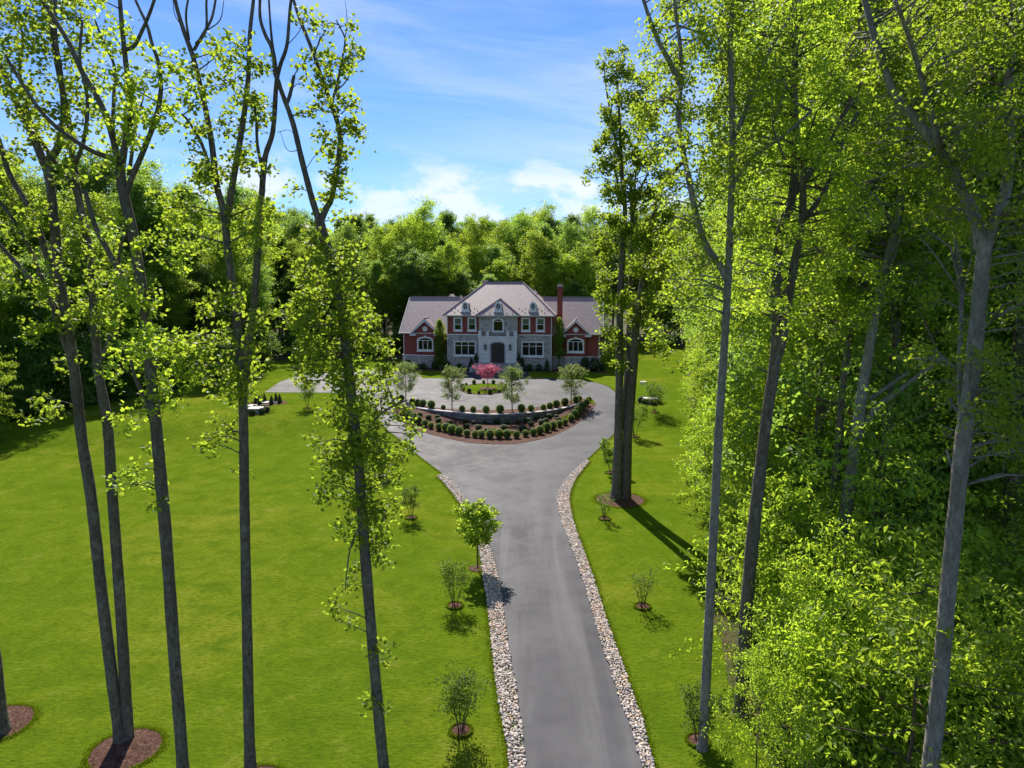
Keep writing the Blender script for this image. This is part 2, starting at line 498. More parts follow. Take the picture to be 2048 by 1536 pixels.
def blob_points(centres, radii, per, rng, sig=.13, dens=None):
    """leaf positions: small twig clusters spread through balls"""
    out = []
    for c, r in zip(centres, radii):
        m = 16; k = max(2, int(per * (r / .5) ** 1.6 / m))
        d = rng.normal(size=(k, 3)); d /= np.linalg.norm(d, axis=1)[:, None]
        cc = np.asarray(c) + d * (r * rng.random((k, 1)) ** .45)
        out.append((cc[:, None] + rng.normal(size=(k, m, 3)) * sig * np.array([1, 1, .8])).reshape(-1, 3))
    return np.concatenate(out)

def poly_in(px, py, poly):
    px = np.asarray(px, float); py = np.asarray(py, float)
    c = np.zeros(px.shape, bool); n = len(poly)
    for i in range(n):
        x0, y0 = poly[i]; x1, y1 = poly[(i + 1) % n]
        if y0 == y1: continue
        c ^= ((y0 > py) != (y1 > py)) & (px < (x1 - x0) * (py - y0) / (y1 - y0) + x0)
    return c

def resample(pts, step):
    out = []
    for (x0, y0), (x1, y1) in zip(pts, pts[1:]):
        n = max(1, int(math.hypot(x1 - x0, y1 - y0) / step))
        out += [(x0 + (x1 - x0) * i / n, y0 + (y1 - y0) * i / n) for i in range(n)]
    return out + [pts[-1]]
def curve(pts, n=6):
    """Catmull-Rom through points"""
    P = [np.array(p, float) for p in pts]; P = [2 * P[0] - P[1]] + P + [2 * P[-1] - P[-2]]
    out = []
    for i in range(1, len(P) - 2):
        for k in range(n):
            t = k / n
            out.append(tuple(.5 * (2 * P[i] + (P[i + 1] - P[i - 1]) * t + (2 * P[i - 1] - 5 * P[i] + 4 * P[i + 1] - P[i + 2]) * t * t + (3 * P[i] - P[i - 1] - 3 * P[i + 1] + P[i + 2]) * t ** 3)))
    out.append(tuple(P[-2]))
    return out

def sheet(name, outline, zf, mat, step=.8, hole=None, parent=None, **kw):
    """a ground sheet filling an outline, tessellated so that it follows zf(x, y)"""
    pts = [Vector(p) for p in outline]; edges = [(i, (i + 1) % len(pts)) for i in range(len(pts))]
    if hole:
        k = len(pts); pts += [Vector(p) for p in hole]; edges += [(k + i, k + (i + 1) % len(hole)) for i in range(len(hole))]
    A = np.array(outline); x0, y0 = A.min(0); x1, y1 = A.max(0)
    gx, gy = np.meshgrid(np.arange(x0, x1, step), np.arange(y0, y1, step))
    gx, gy = gx.ravel() + .013, gy.ravel() + .017
    ok = poly_in(gx, gy, outline)
    if hole: ok &= ~poly_in(gx, gy, hole)
    pts += [Vector((a, b)) for a, b in zip(gx[ok], gy[ok])]
    v, e, f, *_ = delaunay_2d_cdt(pts, edges, [], 0, 1e-4)
    V = np.array([tuple(p) for p in v])
    cx = np.array([[V[i] for i in q] for q in f]).mean(1)
    ok = poly_in(cx[:, 0], cx[:, 1], outline)
    if hole: ok &= ~poly_in(cx[:, 0], cx[:, 1], hole)
    z = zf(V[:, 0], V[:, 1])
    me = bpy.data.meshes.new(name)
    me.from_pydata(np.column_stack([V, z]).tolist(), [], [q for q, g in zip(f, ok) if g])
    me.materials.append(MAT[mat]); me.shade_smooth(); me.update()
    return link(name, me, parent, **kw)

# ------------------------------------------------------------------ ground
def axis(lo, hi, step, far):
    a = list(np.arange(lo, hi + .01, step)); s = step; x = lo
    left, x2, s2 = [], hi, step
    while x > -far: s *= 1.5; x -= s; left.append(x)
    right = []
    while x2 < far: s2 *= 1.5; x2 += s2; right.append(x2)
    return np.array(left[::-1] + a + right)
def build_ground():
    ax, ay = axis(-60, 60, 1.0, 2500), axis(0, 140, 1.0, 2500)
    X, Y = np.meshgrid(ax, ay)
    Z = h(X, Y)
    nx, ny = len(ax), len(ay)
    i = (np.arange(ny - 1)[:, None] * nx + np.arange(nx - 1)[None]).ravel()
    F = np.column_stack([i, i + 1, i + nx + 1, i + nx])
    me = raw_mesh('ground', np.column_stack([X.ravel(), Y.ravel(), Z.ravel()]), F.ravel(), np.arange(len(F)) * 4, 'lawn')
    me.shade_smooth()
    link('ground', me, kind='structure')
build_ground()

# woodland floor round the lawn (a ring of litter: outer box minus the open lawn)
LAWN_R = [(5.2, -10), (6.6, 18), (9.6, 31), (14.8, 54), (21.5, 85), (27, 104), (31, 122), (33, 140)]
LAWN_B = [(24, 142), (19, 124), (14, 116)]
LAWN_L = [(-40, 108), (-35.5, 98), (-40, 76), (-45, 58), (-49, 44), (-58, 10), (-62, -10)]
lawn_line = curve(LAWN_R, 5) + LAWN_B + curve(LAWN_L, 5)
_r = random.Random(5)
lawn_line = [(x + _r.uniform(-.5, .5), y + _r.uniform(-.5, .5)) for x, y in lawn_line]
sheet('woodland_floor', [(200, -10), (200, 400), (-220, 400), (-220, -10)] + [p for p in lawn_line[::-1]],
      lambda x, y: h(x, y) + .012 , 'litter', 4.0, kind='structure')

G = lambda L: [on_ground(*p) for p in L]
edge_l = G([(886, 949), (912, 972), (936, 1011), (960, 1055), (980, 1092), (996, 1154), (1003, 1193), (1011, 1258), (1021, 1323), (1031, 1372), (1035, 1410), (1045, 1468), (1050, 1536)])
edge_r = G([(1172, 921), (1135, 957), (1118, 985), (1115, 1008), (1123, 1045), (1143, 1095), (1166, 1160), (1188, 1236), (1204, 1292), (1223, 1346), (1241, 1407), (1263, 1456), (1285, 1536)])
bl, br = edge_l[-1], edge_r[-1]
edge_l += [(bl[0] + .25, 9.), (bl[0] + .5, -10.)]
edge_r += [(br[0] + .25, 9.), (br[0] + .5, -10.)]
left_court = G([(660, 786), (715, 792), (735, 805), (745, 822), (763, 847), (792, 874), (830, 906)])
right_court = G([(1115, 757), (1170, 762), (1212, 772), (1234, 790), (1240, 815), (1235, 845), (1226, 870)])
apron = G([(845, 757), (838, 748), (800, 737), (740, 739), (660, 743), (600, 750), (560, 764), (529, 785)])
walk = G([(1062, 757), (1056, 744), (1020, 741.5), (940, 741.5), (912, 744), (906, 757)])
CR = curve(right_court, 4)
CL = curve(left_court + edge_l[:3], 4)
pave = curve(right_court + edge_r, 4) + (curve(left_court + edge_l, 4))[::-1] + apron[::-1] + [walk[-1]] + walk[::-1][1:] 
# crescent bed
cres_out = curve([on_ground(*p) for p in [(786, 822), (800, 840), (830, 860), (882, 875), (947, 887), (1018, 889), (1064, 883), (1107, 872), (1146, 853), (1177, 830), (1193, 809)]], 5)
LV = lambda L, z: [on_level(px, py, z) for px, py in L]
cres_in = curve(LV([(1193, 809), (1186, 800), (1165, 798), (1139, 802), (1111, 809), (1064, 816), (1018, 820), (971, 821), (900, 819), (858, 814), (820, 807), (795, 804), (786, 812), (786, 822)], COURT)[1:-1], 5)
wall_line = curve(LV([(792, 809), (821, 814), (854, 819), (905, 824.5), (971, 829), (1029, 828), (1088, 823), (1135, 815), (1172, 805.5)], .85), 8)
hole = cres_out + cres_in
wx = np.array([p[0] for p in wall_line]); wy = np.array([p[1] for p in wall_line])
def hp(x, y):
    x = np.asarray(x, float); y = np.asarray(y, float)
    inside = (x > wx[0]) & (x < wx[-1]) & (y > np.interp(x, wx, wy))
    return np.where(inside, COURT, h(x, y))
sheet('driveway', pave, lambda x, y: hp(x, y) + .03, 'asphalt', .7, hole, kind='structure')
# the two beds either side of the retaining wall
low_bed = cres_out + [(x, y) for x, y in wall_line[::-1]]
sheet('mulch_bed', low_bed, lambda x, y: h(x, y) + .05, 'mulch', .6, kind='structure')
up_bed = [(x, y + .05) for x, y in wall_line] + cres_in
sheet('mulch_bed', up_bed, lambda x, y: x * 0 + COURT + .055, 'mulch', .6, kind='structure')
def disc(cx, cy, rx, ry, n=28, seed=0, wob=.05):
    r = random.Random(seed)
    return [(cx + rx * (1 + r.uniform(-wob, wob)) * math.cos(2 * math.pi * i / n), cy + ry * (1 + r.uniform(-wob, wob)) * math.sin(2 * math.pi * i / n)) for i in range(n)]
def mound(cx, cy, r, hh=.06):
    return lambda x, y: h(x, y) + .02 + hh * np.clip(1 - np.hypot(x - cx, y - cy) / r, 0, 1)
RINGS_ = []
def mulch_ring(px, py, r, seed=0):
    x, y = on_ground(px, py); RINGS_.append((x, y, r))
    sheet('mulch_ring', disc(x, y, r, r, 28, seed), mound(x, y, r), 'mulch', r / 3.3, kind='structure')
    return x, y
mulch_ring(1240, 1000, 1.45, 1); mulch_ring(252, 1500, .92, 2); mulch_ring(-8, 1450, .95, 3); mulch_ring(512, 1572, .75, 4)
# centre island in the court
ix, iy = on_level(968, 778, COURT)
sheet('island_mulch', disc(ix, iy, 2.75, 4.4, 36, 3, .015), lambda x, y: x * 0 + COURT + .06, 'mulch', .6, kind='structure')
sheet('island_lawn', disc(ix, iy, 2.3, 3.8, 36, 4, .015), lambda x, y: x * 0 + COURT + .08, 'lawn', .6, kind='structure')
sheet('mulch_ring', disc(ix + .4, iy - .2, .95, 1.3, 24, 4, .02), lambda x, y: x * 0 + COURT + .10, 'mulch', .5, kind='structure')
# straw patch at the far wood edge
sheet('dry_grass_patch', disc(26.0, 104, 5.2, 13, 30, 8, .15), lambda x, y: h(x, y) + .02, 'straw_ground' if 'straw_ground' in MAT else 'mulch', 1.5, kind='structure') if False else None

RINGS = list(RINGS_)
# ------------------------------------------------------------------ stone borders
def stone_border(name, inner, outer, label, n, seed):
    rng = np.random.default_rng(seed)
    poly = inner + outer[::-1]
    A = np.array(poly); lo, hi = A.min(0), A.max(0)
    pts = []; cell = {}
    tries = 0
    want = n
    while len(pts) < want and tries < n * 60:
        tries += 400
        cand = rng.random((400, 2)) * (hi - lo) + lo
        cand = cand[poly_in(cand[:, 0], cand[:, 1], poly)]
        for x, y in cand:
            k = (int(x // .075), int(y // .075))
            if any(abs(x - q[0]) ** 2 + (y - q[1]) ** 2 < .066 ** 2 for i in (-1, 0, 1) for j in (-1, 0, 1) for q in cell.get((k[0] + i, k[1] + j), ())): continue
            cell.setdefault(k, []).append((x, y)); pts.append((x, y))
    P = np.array(pts); N = len(P)
    g = (1 + 5 ** .5) / 2
    I = np.array([(-1, g, 0), (1, g, 0), (-1, -g, 0), (1, -g, 0), (0, -1, g), (0, 1, g), (0, -1, -g), (0, 1, -g), (g, 0, -1), (g, 0, 1), (-g, 0, -1), (-g, 0, 1)]) / math.sqrt(1 + g * g)
    F = np.array([(0, 11, 5), (0, 5, 1), (0, 1, 7), (0, 7, 10), (0, 10, 11), (1, 5, 9), (5, 11, 4), (11, 10, 2), (10, 7, 6), (7, 1, 8), (3, 9, 4), (3, 4, 2), (3, 2, 6), (3, 6, 8), (3, 8, 9), (4, 9, 5), (2, 4, 11), (6, 2, 10), (8, 6, 7), (9, 8, 1)])
    S = .036 + .03 * rng.random(N) ** 1.5
    th = rng.random(N) * 6.283
    sx, sy, sz = 1 + .5 * rng.random(N), .75 + .3 * rng.random(N), .6 + .35 * rng.random(N)
    V = I[None] * (1 + .16 * rng.normal(size=(N, 12, 1))) * S[:, None, None]
    V = V * np.stack([sx, sy, sz], 1)[:, None]
    c, s = np.cos(th)[:, None], np.sin(th)[:, None]
    X = V[..., 0] * c - V[..., 1] * s; Y = V[..., 0] * s + V[..., 1] * c
    V = np.stack([X + P[:, :1], Y + P[:, 1:], V[..., 2] + (h(P[:, 0], P[:, 1]) + .045 + .035 * rng.random(N))[:, None]], -1)
    loops = (np.arange(N)[:, None, None] * 12 + F[None]).ravel()
    patch = (np.sin(P[:, 1] * 1.3) + np.sin(P[:, 1] * .47 + 2)) * .05
    me = raw_mesh(name, V.reshape(-1, 3), loops, np.arange(N * 20) * 3, 'rivers', np.repeat(np.clip(rng.random(N) + patch, 0, 1), 12))
    link(name, me, label=label, cat='stone border', kind='stuff')
sl_in = edge_l[:13] + [edge_l[13]]
sl_out = G([(874, 954), (895, 975), (925, 1017), (943, 1060), (958, 1098), (966, 1154), (973, 1193), (980, 1252), (987, 1323), (993, 1372), (999, 1410), (1009, 1468), (1018, 1536)])
sl_out.append((sl_out[-1][0] + .2, 9.))
stone_border('stone_border', curve(sl_in, 3), curve(sl_out, 3), 'strip of pale river stones along the left edge of the narrow drive', 5200, 1)
sr_in = edge_r[:14]
sr_out = G([(1179, 924), (1153, 957), (1141, 985), (1139, 1008), (1147, 1045), (1164, 1095), (1188, 1160), (1211, 1236), (1231, 1292), (1250, 1346), (1272, 1407), (1289, 1456), (1309, 1536)])
sr_out.append((sr_out[-1][0] + .25, 9.))
stone_border('stone_border', curve(sr_in, 3), curve(sr_out, 3), 'strip of pale river stones along the right edge of the narrow drive', 5200, 2)
# ------------------------------------------------------------------ house
HX, HY = on_level(998.4, 739.5, COURT)
YAW = R(-6)
house = empty('brick_house', (HX, HY, COURT), YAW, label='two-storey red brick and fieldstone house with mauve slate roof and white entrance', cat='house')
def hw(u, w, z=0):
    """house frame to world"""
    c, s = math.cos(YAW), math.sin(YAW)
    return (HX + u * c - w * s, HY + u * s + w * c, COURT + z)
def arch_outline(u0, u1, z0, z1, rise, n=12):
    if rise <= 0: return [(u0, z0), (u1, z0), (u1, z1), (u0, z1)]
    c, a = (u0 + u1) / 2, (u1 - u0) / 2
    return [(u0, z0), (u1, z0)] + [(c + a * math.cos(math.pi * i / n), z1 - rise + rise * math.sin(math.pi * i / n)) for i in range(n + 1)]
def window(par, u0, u1, z0, z1, w, rise=0., cols=(), rows=(), trim=.14, blind=0, sill=True, keystone=False, name='window'):
    """trim on the wall plane w (facing -w), recessed sash with panes"""
    o_out, o_in = arch_outline(u0, u1, z0, z1, rise), arch_outline(u0 + trim, u1 - trim, z0 + trim, z1 - trim, max(0, rise - trim * .3) if rise else 0)
    fr = MB().ring(o_out, o_in, w - .11, w + .02).build(name, 'white', par)
    fr_out = o_in; k = .05
    o_s = arch_outline(u0 + trim + k, u1 - trim - k, z0 + trim + k, z1 - trim - k, max(0, rise - trim * .4) if rise else 0)
    MB().ring(o_in, o_s, w - .055, w - .012).build('sash', 'white', fr)
    MB().prism(o_in, w - .006, w - .003).build('room_dark', 'dark', fr)
    a0, a1, b0, b1 = u0 + trim, u1 - trim, z0 + trim, z1 - trim
    if blind: MB().box(a0 + .03, a1 - .03, w - .018, w - .010, b1 - (b1 - b0) * blind, b1 - .02).build('blind', 'blind', fr)
    us = [a0] + [a0 + (a1 - a0) * c for c in cols] + [a1]
    zt = b1 - (rise * .75 if rise else 0)
    for c in us[1:-1]: MB().box(c - .045, c + .045, w - .062, w - .015, b0 + .02, (zt if rise else b1) - .02).build('mullion', 'white', fr)
    for r_ in rows:
        z = b0 + (b1 - b0) * r_
        MB().box(a0 + .03, a1 - .03, w - .060, w - .016, z - .04, z + .04).build('transom', 'white', fr)
    if rise:
        MB().box(a0 + .03, a1 - .03, w - .060, w - .016, zt - .04, zt + .04).build('transom', 'white', fr)
    zs = [b0] + ([zt] if rise else [b0 + (b1 - b0) * r_ for r_ in rows]) + [b1]
    for i in range(len(us) - 1):
        for j in range(len(zs) - 1):
            if rise and j == len(zs) - 2: continue
            MB().box(us[i] + .04, us[i + 1] - .04, w - .034, w - .028, zs[j] + .03, zs[j + 1] - .03).build('pane', 'glass', fr)
    if rise:
        top = [p for p in arch_outline(a0 + .04, a1 - .04, zt + .03, b1 - .02, b1 - zt - .06)]
        MB().prism(top, w - .034, w - .028).build('pane', 'glass', fr)
    if sill: MB().box(u0 - .07, u1 + .07, w - .19, w - .002, z0 - .13, z0 - .003).build('sill', 'limestone', fr)
    if keystone:
        c = (u0 + u1) / 2
        MB().prism([(c - .09, z1 - .12), (c + .09, z1 - .12), (c + .14, z1 + .14), (c - .14, z1 + .14)], w - .16, w - .004).build('keystone', 'limestone', fr)
    return fr
def slab(b, quad, t=.14):
    """roof plane: quad of points, given thickness downwards"""
    n = len(quad)
    v = list(quad) + [(x, y, z - t) for x, y, z in quad]
    b.add(v, [tuple(range(n)), tuple(range(2 * n - 1, n - 1, -1))] + [(i, i + n, (i + 1) % n + n, (i + 1) % n) for i in range(n)])

# main block
MB().box(-7.35, 7.35, 0, 12.8, -.3, 4.84).build('wall', 'stone', house, label='grey fieldstone ground floor wall')
MB().box(-7.33, 7.33, .02, 12.78, 4.98, 7.42).build('wall', 'brick', house, label='red brick upper floor wall')
MB().box(-7.42, 7.42, -.08, 12.86, 4.841, 4.979).build('belt_course', 'limestone', house)
BC = -.08
MB().box(BC - 2.7, BC + 2.7, -.32, -.085, 4.6, 7.42).build('wall', 'stone', house, label='fieldstone wall of the middle bay')
# cornice, gutters
cor = MB().box(-7.62, 7.62, -.28, 13.08, 7.421, 7.60).build('cornice', 'white', house)
MB().box(BC - 2.95, BC + 2.95, -.60, -.285, 7.421, 7.62).build('bay_cornice', 'white', cor)
for u0, u1, w in ((-7.85, -3.2, -.56), (3.05, 7.85, -.56), (BC - 3.15, BC + 3.15, -.86)):
    MB().box(u0, u1, w - .04, w + .09, 7.50, 7.62).build('gutter', 'gutter', house)
# main hip roof
E, RZ, RU = 7.62, 12.15, 2.72
e = [(-7.85, -.5, E), (7.85, -.5, E), (7.85, 13.3, E), (-7.85, 13.3, E)]
r0, r1 = (-RU, 6.4, RZ), (RU, 6.4, RZ)
b = MB()
for q in ([e[0], e[1], r1, r0], [e[1], e[2], r1], [e[2], e[3], r0, r1], [e[3], e[0], r0]): slab(b, q, .1)
roof = b.build('roof', 'roof', house)
b = MB().tube([r0, r1], .10, 6)
for p, q in ((e[0], r0), (e[1], r1), (e[2], r1), (e[3], r0)): b.tube([p, q], .085, 6)
b.build('ridge_cap', 'ridge', roof)
# hipped roof of the middle bay
pw, pz = -.82 + 3.1, E + 3.1 * .72
A, B, D = (BC - 3.1, -.82, E + .02), (BC + 3.1, -.82, E + .02), (BC, pw, pz)
back = (BC, pw + 1.6, pz)
b = MB(); slab(b, [A, B, D], .1); slab(b, [A, D, back, (BC - 3.1, pw + .2, E + .02)], .1); slab(b, [B, (BC + 3.1, pw + .2, E + .02), back, D], .1)
brf = b.build('bay_roof', 'roof', house)
MB().tube([A, D], .09, 6).tube([B, D], .09, 6).tube([D, back], .09, 6).build('ridge_cap', 'ridge', brf)
# oval dormers
def oval(c, zc, a, bb, n=20): return [(c + a * math.cos(2 * math.pi * i / n), zc + bb * math.sin(2 * math.pi * i / n)) for i in range(n)]
for c, w in ((-4.75, .12), (BC, -.28), (4.70, .12)):
    z0 = 8.04
    face = [(c - .66, z0), (c + .66, z0), (c + .50, z0 + .22), (c + .47, z0 + .55)] + [(c + .47 * math.cos(t), z0 + .86 + .60 * math.sin(t)) for t in [math.pi * i / 12 for i in range(13)]] + [(c - .47, z0 + .55), (c - .50, z0 + .22)]
    d = MB().prism(face, w, w + .12).build('dormer', 'white', house)
    body = [(c - .42, z0), (c + .42, z0)] + [(c + .42 * math.cos(t), z0 + .84 + .52 * math.sin(t)) for t in [math.pi * i / 12 for i in range(13)]]
    MB().prism(body, w + .121, w + 2.1).build('dormer_hood', 'roof', d)
    MB().ring(oval(c, z0 + .78, .36, .54), oval(c, z0 + .78, .27, .43), w - .07, w - .003).build('frame', 'white', d)
    MB().prism(oval(c, z0 + .78, .28, .44), w - .02, w - .004).build('pane', 'dark', d)
    m = MB().box(c - .02, c + .02, w - .05, w - .024, z0 + .36, z0 + 1.2).build('muntin', 'white', d)
    MB().tube([(c - .2, w - .055, z0 + .55), (c + .2, w - .055, z0 + 1.0)], .018, 4).tube([(c + .2, w - .06, z0 + .55), (c - .2, w - .06, z0 + 1.0)], .018, 4).build('muntin', 'white', d)
# snow guards: little tabs in staggered rows above the eaves
sg = MB().box(-.05, .05, -.03, .03, 0, .06).mesh('snow_guard', 'iron')
for row in range(3):
    for i in range(17):
        u = -7.2 + i * .9 + (row % 2) * .45; w = .1 + row * .42
        if abs(u - BC) < 3.3 - row * .3 or abs(u) > 7.1 - row * .3: continue
        link('snow_guard', sg, roof, (u, w, E + (w + .5) * .657))
for i in range(6):
    link('snow_guard', sg, brf, (BC - 2.0 + i * .8, -.40, E + .42 * .72 + .02))
# upper windows
for c, bl_ in ((-5.80, .62), (-3.80, .40), (3.72, .45), (5.75, .45)):
    window(house, c - .62, c + .62, 5.42, 7.30, .02, 0, (), (.5,), .15, bl_)
# lower triple windows
for c in (-4.82, 4.68):
    window(house, c - 1.58, c + 1.58, 1.90, 4.02, 0, 0, (.333, .667), (.72,), .15, 0)
# centre arched window over the balcony
window(house, BC - .80, BC + .80, 5.30, 7.25, -.32, .42, (), (), .15, 0, True, True)
# entrance block of pale limestone courses
PW0, PW1 = -1.05, -.325
rows = 6; z0, zt = 1.08, 4.72
port = MB().box(BC - 2.62, BC + 2.62, PW0 + .30, PW1, z0, zt - .01).build('entrance_block', 'limestone', house)
rh = (zt - .12 - z0) / rows
for i in range(rows):
    za, zb = z0 + i * rh + .012, z0 + (i + 1) * rh - .012
    for s in (-1, 1):
        lo, hi = (BC - 2.66, BC - 1.10) if s < 0 else (BC + 1.10, BC + 2.66)
        if i < rows - 1: MB().box(lo, hi, PW0, PW0 + .298, za, zb).build('limestone_course', 'limestone', port)
MB().box(BC - 2.66, BC - 1.10, PW0, PW0 + .298, z0 + 5 * rh + .012, zt - .132).build('limestone_course', 'limestone', port)
MB().box(BC + 1.10, BC + 2.66, PW0, PW0 + .298, z0 + 5 * rh + .012, zt - .132).build('limestone_course', 'limestone', port)
n = 14; ar = 1.02
zsp = 3.62
arch = [(BC + 1.098, zsp - .02), (BC + 1.098, zt - .132), (BC - 1.098, zt - .132), (BC - 1.098, zsp - .02)] + [(BC - ar * math.cos(math.pi * i / n), zsp + .42 * math.sin(math.pi * i / n)) for i in range(n + 1)]
MB().prism(arch, PW0 + .005, PW0 + .297).build('arch_head', 'limestone', port)
MB().box(BC - 2.78, BC + 2.78, PW0 - .10, PW1, zt - .13, zt + .04).build('ledge', 'limestone', port)
MB().prism([(BC - .1, zsp + .36), (BC + .1, zsp + .36), (BC + .15, zsp + .72), (BC - .15, zsp + .72)], PW0 - .06, PW0 + .003).build('keystone', 'white', port)
sur = MB().ring(arch_outline(BC - 1.09, BC + 1.09, z0, zsp + .44, .46), arch_outline(BC - .90, BC + .90, z0 + .02, zsp + .24, .34), PW0 + .18, PW0 + .296).build('door_surround', 'cap', port)
door = MB().prism(arch_outline(BC - .90, BC + .90, z0 + .021, zsp + .235, .335), PW0 + .262, PW0 + .298).build('door', 'door', house)
for s in (-1, 1):
    lf = MB().box(BC + (s - 1) / 2 * .84 + .012, BC + (s + 1) / 2 * .84 - .012, PW0 + .225, PW0 + .258, z0 + .05, zsp - .02).build('door_leaf', 'door', door)
    c = BC + s * .42
    for za, zb in ((z0 + .2, z0 + .85), (z0 + 1.0, z0 + 1.7), (z0 + 1.82, z0 + 2.35)):
        MB().ring([(c - .28, za), (c + .28, za), (c + .28, zb), (c - .28, zb)], [(c - .22, za + .06), (c + .22, za + .06), (c + .22, zb - .06), (c - .22, zb - .06)], PW0 + .205, PW0 + .223).build('panel', 'door', lf)
    MB().tube([(BC + s * .1, PW0 + .17, z0 + 1.0), (BC + s * .1, PW0 + .17, z0 + 1.35)], .018, 6).build('handle', 'iron', lf)
# balcony piers and railing
for u, wd in ((-2.45, .42), (-1.42, .40), (1.42, .40), (2.45, .42)):
    p = MB().box(BC + u - wd / 2, BC + u + wd / 2, PW0 - .06, PW0 + .36, zt + .042, zt + .72).build('balcony_pier', 'white', house)
    MB().box(BC + u - wd / 2 - .05, BC + u + wd / 2 + .05, PW0 - .11, PW0 + .41, zt + .722, zt + .80).build('pier_cap', 'white', p)
for a0, a1 in ((-2.23, -1.63), (-1.21, 1.21), (1.63, 2.23)):
    rl = MB().box(BC + a0, BC + a1, PW0 + .08, PW0 + .12, zt + .60, zt + .64).build('railing', 'iron', house)
    MB().box(BC + a0, BC + a1, PW0 + .08, PW0 + .12, zt + .10, zt + .13).build('bottom_rail', 'iron', rl)
    k = int((a1 - a0) / .12)
    for i in range(k):
        u = BC + a0 + (a1 - a0) * (i + .5) / k
        MB().box(u - .012, u + .012, PW0 + .09, PW0 + .11, zt + .131, zt + .599).build('baluster', 'iron', rl)
# wings
for s in (-1, 1):
    def U(a, b_): return (min(s * a, s * b_), max(s * a, s * b_))
    o0, o1 = U(7.352, 14.0)
    pent = [(1.2, -.3), (13.6, -.3), (13.6, 5.0), (7.4, 9.62), (1.2, 5.0)]
    b = MB(); n = 5
    b.add([(o0, w, z) for w, z in pent] + [(o1, w, z) for w, z in pent], [tuple(range(n - 1, -1, -1)), tuple(range(n, 2 * n))] + [(i, (i + 1) % n, (i + 1) % n + n, i + n) for i in range(n)])
    b.build('wall', 'brick', house, label=('left' if s < 0 else 'right') + ' wing red brick wall')
    q0, q1 = U(7.36, 14.06)
    MB().box(q0, q1, 1.12, 13.66, -.3, 1.80).build('stone_base', 'stone', house)
    MB().box(*U(7.365, 14.12), 1.05, 13.72, 1.801, 1.90).build('water_table', 'limestone', house)
    MB().box(*U(7.37, 14.25), .86, 1.198, 4.86, 5.02).build('cornice', 'white', house)
    MB().box(*U(8.0, 14.4), .60, .74, 4.93, 5.06).build('gutter', 'gutter', house)
    # roof of the wing
    x0, x1 = 5.6 * s, 14.42 * s
    ez, rz, ew, rw = 5.0, 9.95, .72, 7.4
    b = MB(); slab(b, [(x0, ew, ez), (x1, ew, ez), (x1, rw, rz), (x0, rw, rz)][::s], .12)
    slab(b, [(x1, 14.08, ez), (x0, 14.08, ez), (x0, rw, rz), (x1, rw, rz)][::s], .12)
    wr = b.build('wing_roof', 'roof', house)
    MB().tube([(x0, rw, rz), (x1, rw, rz)], .09, 6).build('ridge_cap', 'ridge', wr)
    rk = 14.43 * s
    MB().tube([(rk, ew, ez - .1), (rk, rw, rz - .1)], .10, 4).build('rake_board', 'white', wr)
    # projecting gable bay
    c = 10.62 * s; hwid = 1.38; gw = .62
    gable = [(c - hwid, -.3), (c + hwid, -.3), (c + hwid, 5.42), (c, 6.76), (c - hwid, 5.42)]
    MB().prism(gable, gw, 1.199).build('gable_wall', 'brick', house)
    MB().box(c - hwid - .05, c + hwid + .05, gw - .06, 1.045, -.3, 1.79).build('stone_base', 'stone', house)
    MB().box(c - hwid - .1, c + hwid + .1, gw - .12, 1.04, 1.791, 1.90).build('water_table', 'limestone', house)
    slope = 1.0
    g0, g1 = .24, 3.2
    b = MB()
    for t in (-1, 1):
        slab(b, [(c + t * 2.15, g0, 4.98), (c + t * 2.15, 1.0, 4.98), (c, g1 + .1, 7.12), (c, g0, 7.12)][::t], .10)
    gr_ = b.build('gable_roof', 'roof', house)
    MB().tube([(c, g0, 7.13), (c, g1, 7.13)], .08, 6).build('ridge_cap', 'ridge', gr_)
    for t in (-1, 1):
        o = [(c + t * 2.15, 4.72), (c + t * 2.15, 4.90), (c, 7.02), (c, 6.66)]
        MB().prism(o[::t], g0 - .02, g0 + .10).build('rake_board', 'white', gr_)
        a0, a1 = sorted((c + t * 1.30, c + t * 2.13))
        MB().box(a0, a1, g0 + .02, 1.19, 4.66, 4.90).build('cornice_return', 'white', gr_)
    MB().prism(oval(c, 5.62, .36, .36, 24), gw - .06, gw - .002).build('medallion', 'white', house)
    window(house, c - 1.18, c + 1.18, 2.50, 4.52, gw, .50, (.333, .667), (), .16, 0, True, True)
    # downspouts
    for u, w, zt_ in ((13.85, 1.10, 4.86), (7.28, -.07, 7.45)):
        MB().tube([(s * u, w, zt_), (s * u, w, .1), (s * u, w - .3, -.02)], .055, 6).build('downspout', 'white', house)
# chimneys
ch = MB().box(7.95, 8.68, 2.1, 2.85, 4.8, 11.5).build('chimney', 'brick', house)
MB().box(7.88, 8.75, 2.03, 2.92, 11.501, 11.66).build('chimney_cap', 'cap', ch)
for u in (8.14, 8.48): MB().tube([(u, 2.48, 11.661), (u, 2.48, 11.95)], .11, 8).build('flue', 'cap', ch)
ch = MB().box(-3.35, -2.65, 7.2, 7.9, 9., 12.25).build('chimney', 'brick', house)
MB().box(-3.42, -2.58, 7.13, 7.97, 12.251, 12.42).build('chimney_cap', 'cap', ch)
